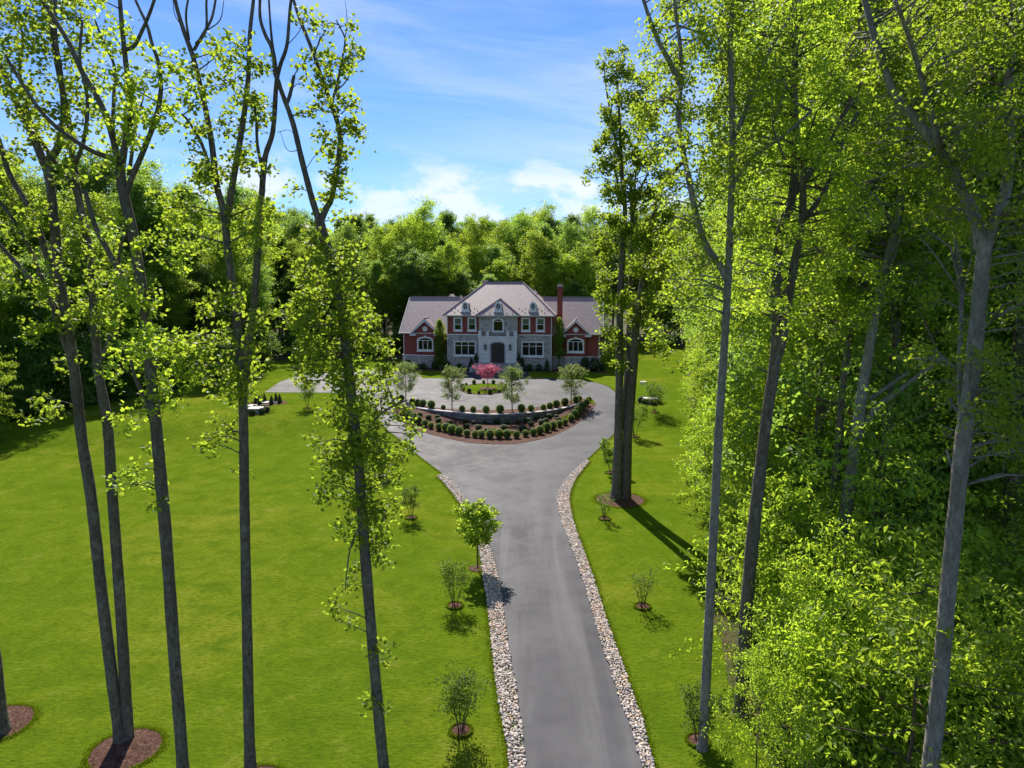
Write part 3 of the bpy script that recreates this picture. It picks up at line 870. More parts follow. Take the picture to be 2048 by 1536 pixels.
# small gabled dormer behind the left wing ridge, vent pipes
MB().prism([(-9.3, 9.2), (-7.5, 9.2), (-8.4, 10.25)], 8.0, 10.4).build('rear_gable', 'white', house)
b = MB(); slab(b, [(-9.45, 7.9, 9.16), (-9.45, 10.5, 9.16), (-8.4, 10.5, 10.36), (-8.4, 7.9, 10.36)], .08); slab(b, [(-8.4, 7.9, 10.36), (-8.4, 10.5, 10.36), (-7.35, 10.5, 9.16), (-7.35, 7.9, 9.16)], .08)
b.build('rear_gable_roof', 'roof', house)
for p in ((-6.3, 5.6, 9.7, 10.25), (4.55, 6.3, 10.6, 11.05), (4.8, 6.1, 10.2, 10.8)):
    MB().tube([(p[0], p[1], p[2]), (p[0], p[1], p[3])], .07, 6).build('vent_pipe', 'white', house)
# entrance stair
stair = empty('entrance_stair', hw(BC, PW0 - .001), YAW, label='broad grey stone stair with wing walls up to the front door', cat='stairs')
for i in range(6):
    MB().box(-3.2, 3.2, -.55 - (i + 1) * .32, .0 if i == 0 else -.552 - i * .32, -.2, 1.07 - .18 * i if i == 0 else 1.07 - .18 * i).build('step', 'step', stair)
for s in (-1, 1):
    MB().box(*sorted((s * 3.202, s * 3.6)), -2.3, .0, -.2, .62).build('cheek_wall', 'stone', stair)
# wall lanterns
for s, tx in ((-1, 'left'), (1, 'right')):
    o = empty('wall_lantern', hw(BC + s * 1.72, PW0 - .16, 3.05), YAW, label='black iron wall lantern to the %s of the front door' % tx, cat='lantern', group='lanterns beside the front door')
    MB().box(-.13, .13, -.13, .13, 0, .42).build('glass', 'lampglass', o)
    MB().box(-.17, .17, -.17, .17, -.07, -.002).add([(-.19, -.19, .422), (.19, -.19, .422), (.19, .19, .422), (-.19, .19, .422), (0, 0, .72)], [(0, 3, 2, 1), (0, 1, 4), (1, 2, 4), (2, 3, 4), (3, 0, 4)]).tube([(0, 0, -.07), (0, 0, -.25)], .03, 6).build('cap', 'iron', o)
    b = MB()
    for x in (-.14, .14):
        for y in (-.14, .14): b.box(x - .018, x + .018, y - .018, y + .018, -.001, .421)
    b.build('corner_bars', 'iron', o)
    MB().tube([(0, .16, .3), (0, .05, .62), (0, 0, .70)], .025, 5).build('bracket', 'iron', o)

# retaining wall of stacked stones with a cap
def build_wall():
    mid = wall_line[len(wall_line) // 2]
    rw_ = empty('retaining_wall', (mid[0], mid[1], float(h(*mid))), label='curved grey stone retaining wall with pale capstones in the ring bed', cat='wall')
    off = (mid[0], mid[1], float(h(*mid)))
    pts = resample(wall_line, .12); P = np.array(pts)
    s_ = np.concatenate([[0], np.cumsum(np.hypot(*np.diff(P, axis=0).T))]); L = s_[-1]
    f = lambda s: (float(np.interp(s, s_, P[:, 0])), float(np.interp(s, s_, P[:, 1])))
    r = random.Random(4)
    top = COURT + .10
    def piece(sa, sb, za, zb, t0, t1, name, mat):
        (xa, ya), (xb, yb) = f(sa), f(sb)
        dx, dy = xb - xa, yb - ya; l_ = math.hypot(dx, dy); nx, ny = -dy / l_, dx / l_
        b = MB(); v = []
        for z in (za, zb):
            for x, y in ((xa, ya), (xb, yb)):
                for t in (t0, t1): v.append((x + nx * t, y + ny * t, z))
        b.add(v, [(0, 1, 3, 2), (4, 6, 7, 5), (0, 2, 6, 4), (1, 5, 7, 3), (0, 4, 5, 1), (2, 3, 7, 6)])
        b.build(name, mat, rw_, off)
    z = top - .08; lev = []
    while z > -.05: lev.append((z - r.choice((.17, .2, .23)), z)); z = lev[-1][0]
    for za, zb in lev:
        s = r.uniform(-.3, 0)
        while s < L:
            l_ = r.uniform(.32, .75); a, b_ = max(0, s), min(L, s + l_ - .015)
            x, y = f((a + b_) / 2)
            if b_ - a > .08 and zb > float(h(x, y)) : piece(a, b_, za + .006, zb - .006, -.02 + r.uniform(-.02, .02), .30, 'stone', STONES[r.randrange(4)])
            s += l_
    s = 0
    while s < L - .1:
        l_ = r.uniform(.7, 1.1); piece(s, min(L, s + l_ - .008), top - .078, top, -.07, .36, 'capstone', 'cap'); s += l_
STONES = [plain('wall_stone_%d' % i, c, .85, .2, .25, 5, 0, .5) for i, c in enumerate(((.14, .14, .15), (.20, .195, .20), (.26, .25, .25), (.21, .18, .16)))]
build_wall()
# ------------------------------------------------------------------ plant builders
def clump_tone(N, rng, m=16):
    k = (N + m - 1) // m
    return np.clip(np.repeat(rng.random(k), m)[:N] * .55 + rng.random(N) * .45, 0, 1)
def ordinal(i): return ['first', 'second', 'third', 'fourth', 'fifth', 'sixth', 'seventh', 'eighth', 'ninth', 'tenth', 'eleventh', 'twelfth', 'thirteenth', 'fourteenth', 'fifteenth', 'sixteenth', 'seventeenth', 'eighteenth', 'nineteenth', 'twentieth', 'twenty-first', 'twenty-second', 'twenty-third', 'twenty-fourth', 'twenty-fifth', 'twenty-sixth', 'twenty-seventh', 'twenty-eighth', 'twenty-ninth', 'thirtieth', 'thirty-first', 'thirty-second'][i]

def ball_mesh(name, mat, seed, n=900, s=.075, prof=None):
    """clipped shrub, radius 1 at the widest, base at z = 0; prof(t) gives radius against height 0..1, height 2"""
    rng = np.random.default_rng(seed)
    prof = prof or (lambda t: np.sqrt(np.clip(1 - (2 * t - 1) ** 2, 0, 1)))
    t = rng.random(n * 2); keep = rng.random(n * 2) < prof(t) + .12; t = t[keep][:n]; N = len(t)
    a = rng.random(N) * 2 * math.pi
    bump = 1 + .07 * np.sin(3 * a + seed) * np.sin(5 * t + seed) + .05 * rng.normal(size=N)
    r = prof(t) * bump * (1 - .22 * rng.random(N) ** 2)
    P = np.column_stack([r * np.cos(a), r * np.sin(a), 2 * t * (1 + .02 * rng.normal(size=N)) + .02])
    out = np.column_stack([np.cos(a), np.sin(a), (t - .4) * 1.5]) * 1.3
    me = leaves(name, P, s * (.8 + .5 * rng.random(N)), mat, rng, KITE, .2, 0, clump_tone(N, rng, 5), out)
    return me
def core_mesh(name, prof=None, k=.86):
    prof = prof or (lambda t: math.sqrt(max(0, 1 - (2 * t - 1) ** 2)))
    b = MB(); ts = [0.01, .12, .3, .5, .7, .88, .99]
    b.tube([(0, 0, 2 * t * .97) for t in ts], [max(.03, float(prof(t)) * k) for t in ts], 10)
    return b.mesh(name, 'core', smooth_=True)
cone = lambda t: np.clip(1.05 - np.asarray(t), 0, 1) ** .75 * np.clip(np.asarray(t) * 9 + .5, 0, 1)
col_prof = lambda t: np.clip(np.asarray(t) * 5 + .45, 0, 1) * np.clip((1.02 - np.asarray(t)) * 2.6, 0, 1) ** .7
BALL = [ball_mesh('foliage', 'box', 10 + i, 800, .11) for i in range(3)]
DARK = [ball_mesh('foliage', 'dshrub', 20 + i, 700, .13) for i in range(3)]
CONE = [ball_mesh('foliage', 'dshrub', 30 + i, 700, .14, cone) for i in range(2)]
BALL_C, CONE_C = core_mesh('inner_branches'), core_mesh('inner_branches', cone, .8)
def shrub(kind, x, y, z, rx, rz, label, group=None, name='boxwood', cat='shrub', i=0, mesh=None):
    o = empty(name, (x, y, z), (i * 2.399) % 6.28, label=label, cat=cat, group=group)
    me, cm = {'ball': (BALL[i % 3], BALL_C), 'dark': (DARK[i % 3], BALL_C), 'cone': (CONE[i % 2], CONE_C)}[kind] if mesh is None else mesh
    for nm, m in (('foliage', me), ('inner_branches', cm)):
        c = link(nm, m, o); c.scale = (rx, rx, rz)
    return o
def grass_tuft_mesh(seed, n=160):
    rng = np.random.default_rng(seed); V, L = [], []
    a = rng.random(n) * 6.283; lean = rng.random(n) ** .7; hh = .5 + .5 * rng.random(n)
    base = np.column_stack([np.cos(a), np.sin(a)]) * (.12 * rng.random(n))[:, None]
    tip = np.column_stack([base[:, 0] + np.cos(a) * lean * .8, base[:, 1] + np.sin(a) * lean * .8, hh])
    mid = np.column_stack([base + (tip[:, :2] - base) * .35, hh * .72])
    w = np.column_stack([-np.sin(a), np.cos(a), a * 0]) * .025
    b3 = np.column_stack([base, a * 0])
    V = np.stack([b3 - w, b3 + w, mid + w, mid - w, tip], 1)
    F = (np.arange(n)[:, None] * 5 + np.array([0, 1, 2, 3])).ravel(); T = (np.arange(n)[:, None] * 5 + np.array([3, 2, 4])).ravel()
    return raw_mesh('blades', V.reshape(-1, 3), np.concatenate([F, T]), np.concatenate([np.arange(n) * 4, n * 4 + np.arange(n) * 3]), 'straw', np.repeat(rng.random(n), 5))
TUFT = [grass_tuft_mesh(3), grass_tuft_mesh(4)]

# ---- ring bed: two rows of clipped boxwood and small shrubs between
def along(line, px_list):
    """points on a world polyline at given screen columns"""
    P = np.array(line); out = []
    col = 1024 + FPX * P[:, 0] / (P[:, 1] * CP + 12.5 * SP)
    o = np.argsort(col)
    return [(float(np.interp(p, col[o], P[o, 0])), float(np.interp(p, col[o], P[o, 1]))) for p in px_list]
low = [(806, 836), (819, 840), (827, 844.5), (837, 850), (850, 855), (862, 860), (878, 864), (892, 866), (904, 870), (918, 872.5), (934, 876), (950, 877.5), (963, 878.5), (980, 879.5), (998, 879.5), (1014, 879.5), (1033, 879), (1051, 876), (1067, 873.5), (1080, 871), (1093, 866), (1106, 862), (1119, 857), (1130, 852.5), (1142, 844.5), (1149, 837), (1156, 831), (1165, 822), (1173, 814), (1178, 807)]
for i, (px, py) in enumerate(low):
    x, y = on_ground(px, py - 2)
    s = .37 + .06 * math.sin(i * 7.3)
    shrub('ball', x, y, float(h(x, y)) + .04, s, s * .95, 'clipped round boxwood in the outer row of the ring bed, %s from its left end' % ordinal(i), 'boxwoods in the outer row', i=i)
up = [(802, 803.5), (824, 809), (835, 811.5), (845, 814), (862, 817.5), (886, 820), (924, 824.5), (946, 825.5), (972, 826.5), (1000, 826.5), (1043, 825), (1062, 823.5), (1087, 821), (1100, 818.5), (1113, 816), (1130, 812), (1152, 806.5), (1159, 803)]
for i, (px, py) in enumerate(up):
    x, y = on_level(px, py, COURT + .05)
    s = (.38 if i != 5 else .24) + .06 * math.sin(i * 5.1)
    shrub('ball', x, y + .25, COURT + .04, s, s * .95, 'clipped round boxwood on the retaining wall, %s from the left' % ordinal(i), 'boxwoods above the retaining wall', i=i + 1)
bed = [(840, 832), (857, 838), (875, 837), (877, 845), (930, 846), (947, 848), (970, 848), (993, 848), (1014, 849), (1036, 847), (1055, 846), (1074, 840), (1083, 849), (1092, 844.5), (1097, 836), (1113, 836), (1062, 852), (1008, 860), (995, 868), (957, 859.5), (933, 857), (1024, 868), (974, 866), (963, 869), (1117, 842), (900, 848), (1046, 862)]
rb = random.Random(3)
for i, (px, py) in enumerate(bed):
    x, y = on_ground(px, py)
    s = rb.uniform(.22, .40)
    shrub('dark', x, y, float(h(x, y)) + .04, s, s * .62, 'low dark shrub scattered in the mulch below the retaining wall', 'low shrubs in the ring bed', name='low_shrub', i=i)
# green strips of ground cover in the ring bed
for k, (poly) in enumerate(([(1135, 831), (1150, 829), (1142, 840), (1105, 855), (1090, 857), (1112, 842)], [(960, 862), (1000, 860), (1010, 866), (970, 869), (945, 866)])):
    P = np.array(G(poly)); rng = np.random.default_rng(40 + k)
    c = rng.random((9000, 2)) * (P.max(0) - P.min(0)) + P.min(0)
    c = c[poly_in(c[:, 0], c[:, 1], [tuple(q) for q in P])][:4000]
    me = leaves('ground_cover', np.column_stack([c, h(c[:, 0], c[:, 1]) + .05 + .06 * rng.random(len(c))]), .09, 'blade', rng, KITE, .4)
    link('ground_cover', me, label='green ground cover in the ring bed, ' + ('right side' if k == 0 else 'front middle'), cat='ground cover', kind='stuff')
# island shrubs
for i in range(13):
    a = 2 * math.pi * i / 13 + .2
    x, y = ix + 2.5 * math.cos(a), iy + 4.0 * math.sin(a)
    s = .25 + .06 * math.sin(i * 3.3)
    shrub('ball', x, y, COURT + .05, s, s, 'small round boxwood on the rim of the round court island', 'boxwoods around the court island', i=i)

# ---- planting along the house front (u, w, radius, half height, kind)
front = [(-13.1, .3, .55, .62, 'dark', 'dark round shrub at the left corner of the left wing'), (-11.7, -.2, .42, .40, 'dark', 'low dark shrub below the left wing arched window'), (-10.8, -.3, .45, .42, 'dark', 'second low dark shrub below the left wing arched window, nearer the columnar tree'),
         (-9.1, -.2, .55, .60, 'dark', 'round dark shrub at the foot of the left columnar tree'), (-7.2, -.9, .50, .62, 'dark', 'round dark shrub at the left corner of the main block'), (-5.5, -.9, .42, .5, 'dark', 'small dark shrub below the left triple window'), (-3.8, -.9, .58, .85, 'cone', 'dark conical shrub between the left triple window and the entrance'),
         (3.3, -.9, .55, .95, 'cone', 'dark conical shrub between the entrance and the right triple window'), (4.3, -.9, .45, .5, 'dark', 'low dark shrub below the right triple window, nearest the entrance'), (5.6, -.9, .45, .5, 'dark', 'low dark shrub below the right triple window, farthest from the entrance'), (6.7, -.9, .5, .85, 'cone', 'dark conical shrub at the right corner of the main block'),
         (8.5, -.4, .5, .45, 'dark', 'low dark shrub at the foot of the right columnar tree'), (9.6, -.4, .5, .42, 'dark', 'low dark shrub below the right wing arched window'), (10.8, -.5, .5, .5, 'dark', 'spreading dark shrub right of centre below the right wing window'), (11.9, -.1, .62, 1.0, 'dark', 'tall dark shrub beside the pink flowering bush'), (14.3, .3, .45, .5, 'dark', 'dark shrub at the far right corner of the house')]
for i, (u, w, r_, hh, k, lb) in enumerate(front):
    x, y, z = hw(u, w); shrub(k, x, y, z, r_, hh, lb, 'dark shrubs along the house front', name='foundation_shrub', i=i)
for i, (u, w, s, where) in enumerate(((-10.2, -1.1, .75, 'left of the left columnar tree'), (-8.0, -1.2, .7, 'right of the left columnar tree'), (-4.7, -1.5, .75, 'below the left triple window'), (5.1, -1.5, .7, 'below the right triple window'), (7.0, -1.4, .7, 'at the right corner of the main block'), (10.3, -1.4, .75, 'below the right wing window'), (12.3, -1.4, .65, 'in front of the pink flowering bush'))):
    o = empty('ornamental_grass', hw(u, w), i * 1.3, label='pale fountain grass clump ' + where, cat='grass clump', group='pale grasses along the house')
    c = link('blades', TUFT[i % 2], o); c.scale = (s, s, s)
# planting bed sheet under them
for k, us in enumerate(((-14.6, -3.75), (3.6, 15.0))):
    out = [hw(us[0], 1.1)[:2], hw(us[0], -1.9)[:2]] + [hw(us[0] + (us[1] - us[0]) * t, -1.8 + .35 * math.sin(t * 9))[:2] for t in (.2, .4, .6, .8)] + [hw(us[1], -1.9)[:2], hw(us[1], 1.1)[:2]]
    sheet('mulch_bed', out, lambda x, y: x * 0 + COURT + .03, 'mulch', .8, kind='structure')
# pink flowering bush
def flower_bush():
    o = empty('flowering_bush', hw(13.3, -.3), label='pale pink flowering bush at the right wing corner', cat='shrub')
    rng = np.random.default_rng(8)
    c = link('foliage', DARK[0], o); c.scale = (.8, .8, 1.0)
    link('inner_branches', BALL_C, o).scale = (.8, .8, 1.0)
    d = rng.normal(size=(260, 3)); d /= np.linalg.norm(d, axis=1)[:, None]
    P = d * np.array([.82, .82, .95]) + np.array([0, 0, 1.05]); P = P[P[:, 2] > .7]
    link('flowers', leaves('flowers', P, .17, 'pinkflower', rng, KITE, .5), o)
flower_bush()
# potted topiary either side of the stair
for s, tx in ((-1, 'left'), (1, 'right')):
    x, y, z = hw(BC + s * 2.95, PW0 - .32, 1.08)
    o = empty('potted_topiary', (x, y, z), label='dark cone topiary in a pot on the %s of the front door' % tx, cat='planter', group='potted topiaries at the front door')
    MB().tube([(0, 0, .0), (0, 0, .06), (0, 0, .4), (0, 0, .45)], [.17, .18, .26, .29], 12).build('pot', 'pot', o)
    c = link('foliage', CONE[0], o, (0, 0, .42)); c.scale = (.34, .34, .52)
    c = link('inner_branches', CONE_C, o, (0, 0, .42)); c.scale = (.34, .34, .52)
# small balls along the side drive
for i, (px, py) in enumerate(((758, 733), (768, 732.5), (778, 732), (788, 731.5))):
    x, y = on_level(px, py, COURT); shrub('ball', x, y, COURT, .33, .33, 'small round boxwood beside the left drive, %s from the left' % ordinal(i), 'boxwoods by the side drive', i=i)

# ---- small trees built from stems and leaf balls (local coordinates)
def small_tree(name, loc, label, cat, H, cr, cb, leaf, size, n, seed, stems=1, group=None, flat=1., spread=.0, bark='twig', tr=.05, up=.7, per=330):
    rng = np.random.default_rng(seed); r = random.Random(seed)
    o = empty(name, loc, label=label, cat=cat, group=group)
    b = MB(); cen, rad = [], []
    ctop = H - cr * .3
    for s in range(stems):
        a0 = 6.283 * s / max(1, stems) + r.random()
        tip = Vector((math.cos(a0) * spread * H * r.uniform(.6, 1), math.sin(a0) * spread * H * r.uniform(.6, 1), H * (.9 if stems == 1 else r.uniform(.72, .98))))
        base = Vector((math.cos(a0), math.sin(a0), 0)) * (.06 if stems > 1 else 0)
        mid = base.lerp(tip, .45) + Vector((r.uniform(-.04, .04), r.uniform(-.04, .04), .08)) * H * .5
        path = [base - Vector((0, 0, .05)), base.lerp(mid, .5) + Vector((0, 0, .02)), mid, mid.lerp(tip, .55), tip]
        b.tube(path, [tr, tr * .85, tr * .65, tr * .4, tr * .15], 6)
        nb = max(5, int(26 / stems))
        for k in range(nb):
            t = cb + (1 - cb) * (k + r.random()) / nb
            q = t * 4; i = min(3, int(q)); p = path[i].lerp(path[i + 1], q - i)
            az = k * 2.4 + r.random() + s
            prof = math.sin(math.pi * min(1, max(.12, (t - cb) / (1 - cb) * .85 + .12))) ** .7
            L = cr * prof * r.uniform(.6, 1.05) * (1 if stems == 1 else .55)
            e_ = p + Vector((math.cos(az) * L, math.sin(az) * L, L * r.uniform(.35, .8) * flat))
            b.tube([p, p.lerp(e_, .5) + Vector((0, 0, .04 * L)), e_], [tr * .3, tr * .2, .004], 4)
            for tt in (.55, .95):
                cen.append(p.lerp(e_, tt)); rad.append(cr * r.uniform(.17, .30))
    b.build('trunk', bark, o)
    P = blob_points([tuple(c) for c in cen], rad, per, rng, cr * .075)
    if len(P) > n: P = P[np.sort(rng.choice(len(P), n, replace=False))]
    link('crown', leaves('crown', P, size * (.7 + .6 * rng.random(len(P))), leaf, rng, KITE, up, 0, clump_tone(len(P), rng)), o)
    return o
for i, (px, py, hgt, cr, where) in enumerate(((811, 803, 4.0, 1.55, 'leftmost of the four on the retaining wall'), (904, 822, 4.3, 1.45, 'second of the four on the retaining wall'), (1024.5, 825, 4.3, 1.5, 'third of the four on the retaining wall, right of the pink tree'), (1142.5, 808, 4.0, 1.45, 'rightmost of the four on the retaining wall'))):
    x, y = on_level(px, py, COURT)
    small_tree('young_tree', (x, y + .2, COURT + .04), 'young grey-green tree, ' + where, 'tree', hgt, cr, .22, 'olive', .11, 9000, 60 + i, group='young trees on the retaining wall', tr=.055, per=190)
x, y = on_level(976, 777, COURT)
small_tree('pink_tree', (x, y, COURT + .09), 'small pink-leaved ornamental tree in the round court island', 'tree', 2.6, 1.5, .42, 'pink', .12, 2600, 70, flat=.75, tr=.05, per=150)
# columnar trees against the wings
def columnar(loc, label, H, rx, z0, n, seed):
    rng = np.random.default_rng(seed); r = random.Random(seed)
    o = empty('columnar_tree', loc, label=label, cat='tree', group='columnar trees at the house')
    b = MB().tube([(0, 0, -.05), (.03, 0, H * .4), (-.02, .02, H * .75), (0, 0, H * .95)], [.08, .07, .04, .015], 7)
    k = n // 14; t = rng.random(k); az = rng.random(k) * 6.283
    lump = .72 + .28 * np.sin(t * 17 + 1.3 * np.sin(az * 2 + seed)) + .10 * rng.normal(size=k)
    R_ = rx * np.clip(t * 7 + .45, 0, 1) * np.clip((1.02 - t) * 3.2, 0, 1) ** .6 * lump * rng.random(k) ** .35
    c = np.column_stack([R_ * np.cos(az), R_ * np.sin(az), z0 + (H - z0) * t])
    for i in range(0, k, 9): b.tube([(0, 0, max(.3, c[i, 2] - .5)), tuple(c[i])], [.018, .006], 4)
    b.build('trunk', 'twig', o)
    P = (c[:, None] + rng.normal(size=(k, 14, 3)) * .10).reshape(-1, 3)
    link('crown', leaves('crown', P, .13 * (.7 + .6 * rng.random(len(P))), 'box', rng, KITE, .4, 0, clump_tone(len(P), rng, 14)), o)
columnar(hw(-8.35, -.15), 'dense narrow columnar tree standing against the left wing', 6.9, .98, .5, 9000, 81)
columnar(hw(8.35, -.15), 'narrow columnar tree with a bare lower stem standing against the right wing', 7.3, .80, 1.9, 6000, 82)
# tree on the drive edge
x, y = on_ground(955, 1137)
small_tree('young_maple', (x, y, 0), 'young green tree beside the stone strip at the left of the drive', 'tree', 3.15, 1.0, .36, 'tulip_r', .125, 4200, 90, tr=.035, flat=1.1)
sheet('mulch_ring', disc(x, y, .42, .42, 20, 5), mound(x, y, .42, .05), 'mulch', .15, kind='structure')
# crape myrtles on the lawn
myr = [(910, 1212, 1.75, 1.0, 'on the left lawn beside the young maple'), (822, 1036, 1.75, .75, 'on the left lawn below the drive fork'), (922, 1462, 1.75, 1.0, 'nearest the camera on the left lawn'), (615, 817, 2.6, 1.3, 'near the left apron of the drive'), (766, 952, 1.9, .9, 'behind the leafy leaning trunk on the left lawn'),
       (1209, 1038, 1.5, .45, 'at the mulch ring of the double-trunked tree'), (1285, 1214, 1.55, .75, 'on the right lawn beside the long trunk shadow'), (1222, 946, 2.4, .7, 'left of the double trunk at the drive edge'), (1269, 874, 2.9, 1.2, 'right of the double trunk on the far lawn'), (1309, 824, 2.8, 1.5, 'in front of the planted box on the right lawn'), (1396, 1482, 1.5, .8, 'at the foot of the right wood edge')]
for i, (px, py, hgt, cr, where) in enumerate(myr):
    x, y = on_ground(px, py); z = float(h(x, y))
    small_tree('crape_myrtle', (x, y, z), 'multi-stemmed crape myrtle sapling ' + where, 'sapling', hgt, cr, .34, 'myrtle', .060 if y < 40 else .10, 2600 if i not in (5, 6) else 800, 100 + i, stems=6, group='crape myrtle saplings on the lawn', per=300, spread=.30, flat=1.4, tr=.016)
    rr = .30 if y < 45 else .36
    RINGS.append((x, y, rr))
    sheet('mulch_ring', disc(x, y, rr, rr, 18, i), mound(x, y, rr, .07), 'mulch', rr / 3, kind='structure')

# ---- little planted features on the lawns
def feature(px, py, side):
    x, y = on_ground(px, py); RINGS.append((x, y, 1.4)); z = float(h(x, y))
    sheet('mulch_bed', disc(x, y, 1.25, 1.6, 22, 9), lambda a, b_: h(a, b_) + .03, 'mulch', .5, kind='structure')
    o = empty('utility_cover', (x, y, z), label='pale concrete utility cover among dark shrubs on the %s lawn' % side, cat='utility cover')
    MB().box(-.55, .55, -.5, .5, 0, .42).build('box', 'concrete', o)
    MB().box(-.66, .66, -.6, .6, .421, .52).build('lid', 'concrete', o)
    for i in range(7):
        a = 6.283 * i / 7 + .3
        shrub('dark', x + .95 * math.cos(a), y + 1.1 * math.sin(a), z + .02, .33, .30, 'low dark shrub round the utility cover on the %s lawn' % side, 'shrubs round the %s utility cover' % side, name='low_shrub', i=i)
feature(512, 826, 'left'); feature(1300, 806, 'right')
x0, y0 = on_ground(536, 806)
sheet('mulch_bed', disc(x0, y0, 1.9, 1.6, 22, 19), lambda a, b_: h(a, b_) + .03, 'mulch', .5, kind='structure')
for i in range(6):
    a = 6.283 * i / 6
    shrub('cone', x0 + 1.2 * math.cos(a), y0 + .8 * math.sin(a), float(h(x0, y0)) + .02, .28, .45, 'small dark conifer round the stepping stones on the left lawn', 'small conifers on the left lawn', name='dwarf_conifer', i=i)
for i, (dx, dy) in enumerate(((-.3, 0.), (.5, .1), (-.9, -1.9))):
    st = MB().prism([(.48 * math.cos(t) * (1 + .1 * math.sin(3 * t + i)), .48 * math.sin(t)) for t in [6.283 * k / 9 for k in range(9)]], -.04, .05)
    ob = st.build('stepping_stone', 'concrete', None, loc=(x0 + dx, y0 + dy, float(h(x0, y0)) + .06), label='flat pale stepping stone on the left lawn, ' + ('first of the pair between the dwarf conifers', 'second of the pair between the dwarf conifers', 'nearer the utility cover')[i], cat='stone', group='stepping stones on the left lawn')
    ob.rotation_euler = (R(90), 0, 0)
x, y = on_ground(1287, 768)
MB().tube([(0, 0, 0), (0, 0, .28), (0, 0, .32)], [.42, .42, .38], 18).build('lawn_drain_cap', 'concrete', None, loc=(x, y, float(h(x, y))), label='round white drain cap standing on the right lawn', cat='drain cap')
# ------------------------------------------------------------------ big trees, built stem by stem
def big_tree(name, label, Y, stems, blobs, seed,  leaf='tulip', size=.10, per=80, bark='bark', group=None, fills=(), cat='tree', depth=1.1, twig=True, shape=TULIP):
    rng = np.random.default_rng(seed); r = random.Random(seed)
    paths = []
    for k, (pts, r0, r1) in enumerate(stems):
        dd = r.uniform(-1, 1) * depth if k else 0.
        n = len(pts) - 1; W = []
        for i, p in enumerate(pts):
            dy = (p[2] if len(p) > 2 else dd * (i / n) ** 1.2)
            W.append(at(p[0], p[1], Y + dy))
        if k == 0:
            x, y, z = W[0]; W[0] = (x, y, float(h(x, y)) - .1)
        c = curve(W, 6)
        rad = [r0 + (r1 - r0) * (i / (len(c) - 1)) ** .8 for i in range(len(c))]
        if k == 0:
            for i in range(min(4, len(rad))): rad[i] *= (1.35, 1.16, 1.06, 1.02)[i]
        rad = [q * r.uniform(.955, 1.045) for q in rad]
        paths.append((c, rad))
    base = paths[0][0][0]; base = (base[0], base[1], base[2] + .1)
    o = empty(name, base, label=label, cat=cat, group=group)
    b = MB()
    for c, rad in paths: b.tube(c, rad, 14 if rad[0] > .12 else 7)
    cen, rc = [], []
    m = Y / (FPX * CP)           # metres per screen unit at this distance
    for bl_ in blobs:
        px, py, rr = bl_
        p = Vector(at(px, py, Y)); p.y += r.uniform(-1.2, .8) * min(1.2, rr * m * 1.5)
        cen.append(p); rc.append(rr * m)
    for poly, n, lo, hi, dep in fills:
        A = np.array(poly); k = 0
        while k < n:
            q = rng.random(2) * (A.max(0) - A.min(0)) + A.min(0)
            if poly_in(q[:1], q[1:], poly)[0]:
                p = Vector(at(q[0], q[1], Y)); p.y += r.uniform(-.5, 1.) * dep
                cen.append(p); rc.append(r.uniform(lo, hi)); k += 1
    allp = np.array([p for c, _ in paths for p in c])
    if twig:
        for p, q in zip(cen, rc):
            v = allp - np.array(p); dist = np.linalg.norm(v, axis=1) + np.where(v[:, 2] > -.1 * q, 1.5, 0)
            s = Vector(allp[int(dist.argmin())])
            L = (p - s).length
            if L > 5: continue
            mid = s.lerp(p, .5) + Vector((r.uniform(-.12, .12), r.uniform(-.12, .12), .10)) * L
            rt = min(.05, .010 + .010 * L)
            b.tube([s, mid, p], [rt, rt * .7, rt * .4], 5)
            for _ in range(3):
                d = Vector((r.gauss(0, 1), r.gauss(0, 1), r.gauss(.3, .7))).normalized() * q * .9
                a = s.lerp(p, r.uniform(.6, 1)); b.tube([a, a + d], [rt * .45, .004], 4)
    b.build('trunk', bark, o, base, True)
    if cen:
        P = blob_points([tuple(c) for c in cen], rc, per, rng, size * 1.15)
        link('crown', leaves('crown', P - np.array(base), size * (.65 + .6 * rng.random(len(P))), leaf, rng, shape, .55, .4, clump_tone(len(P), rng)), o)
    return o

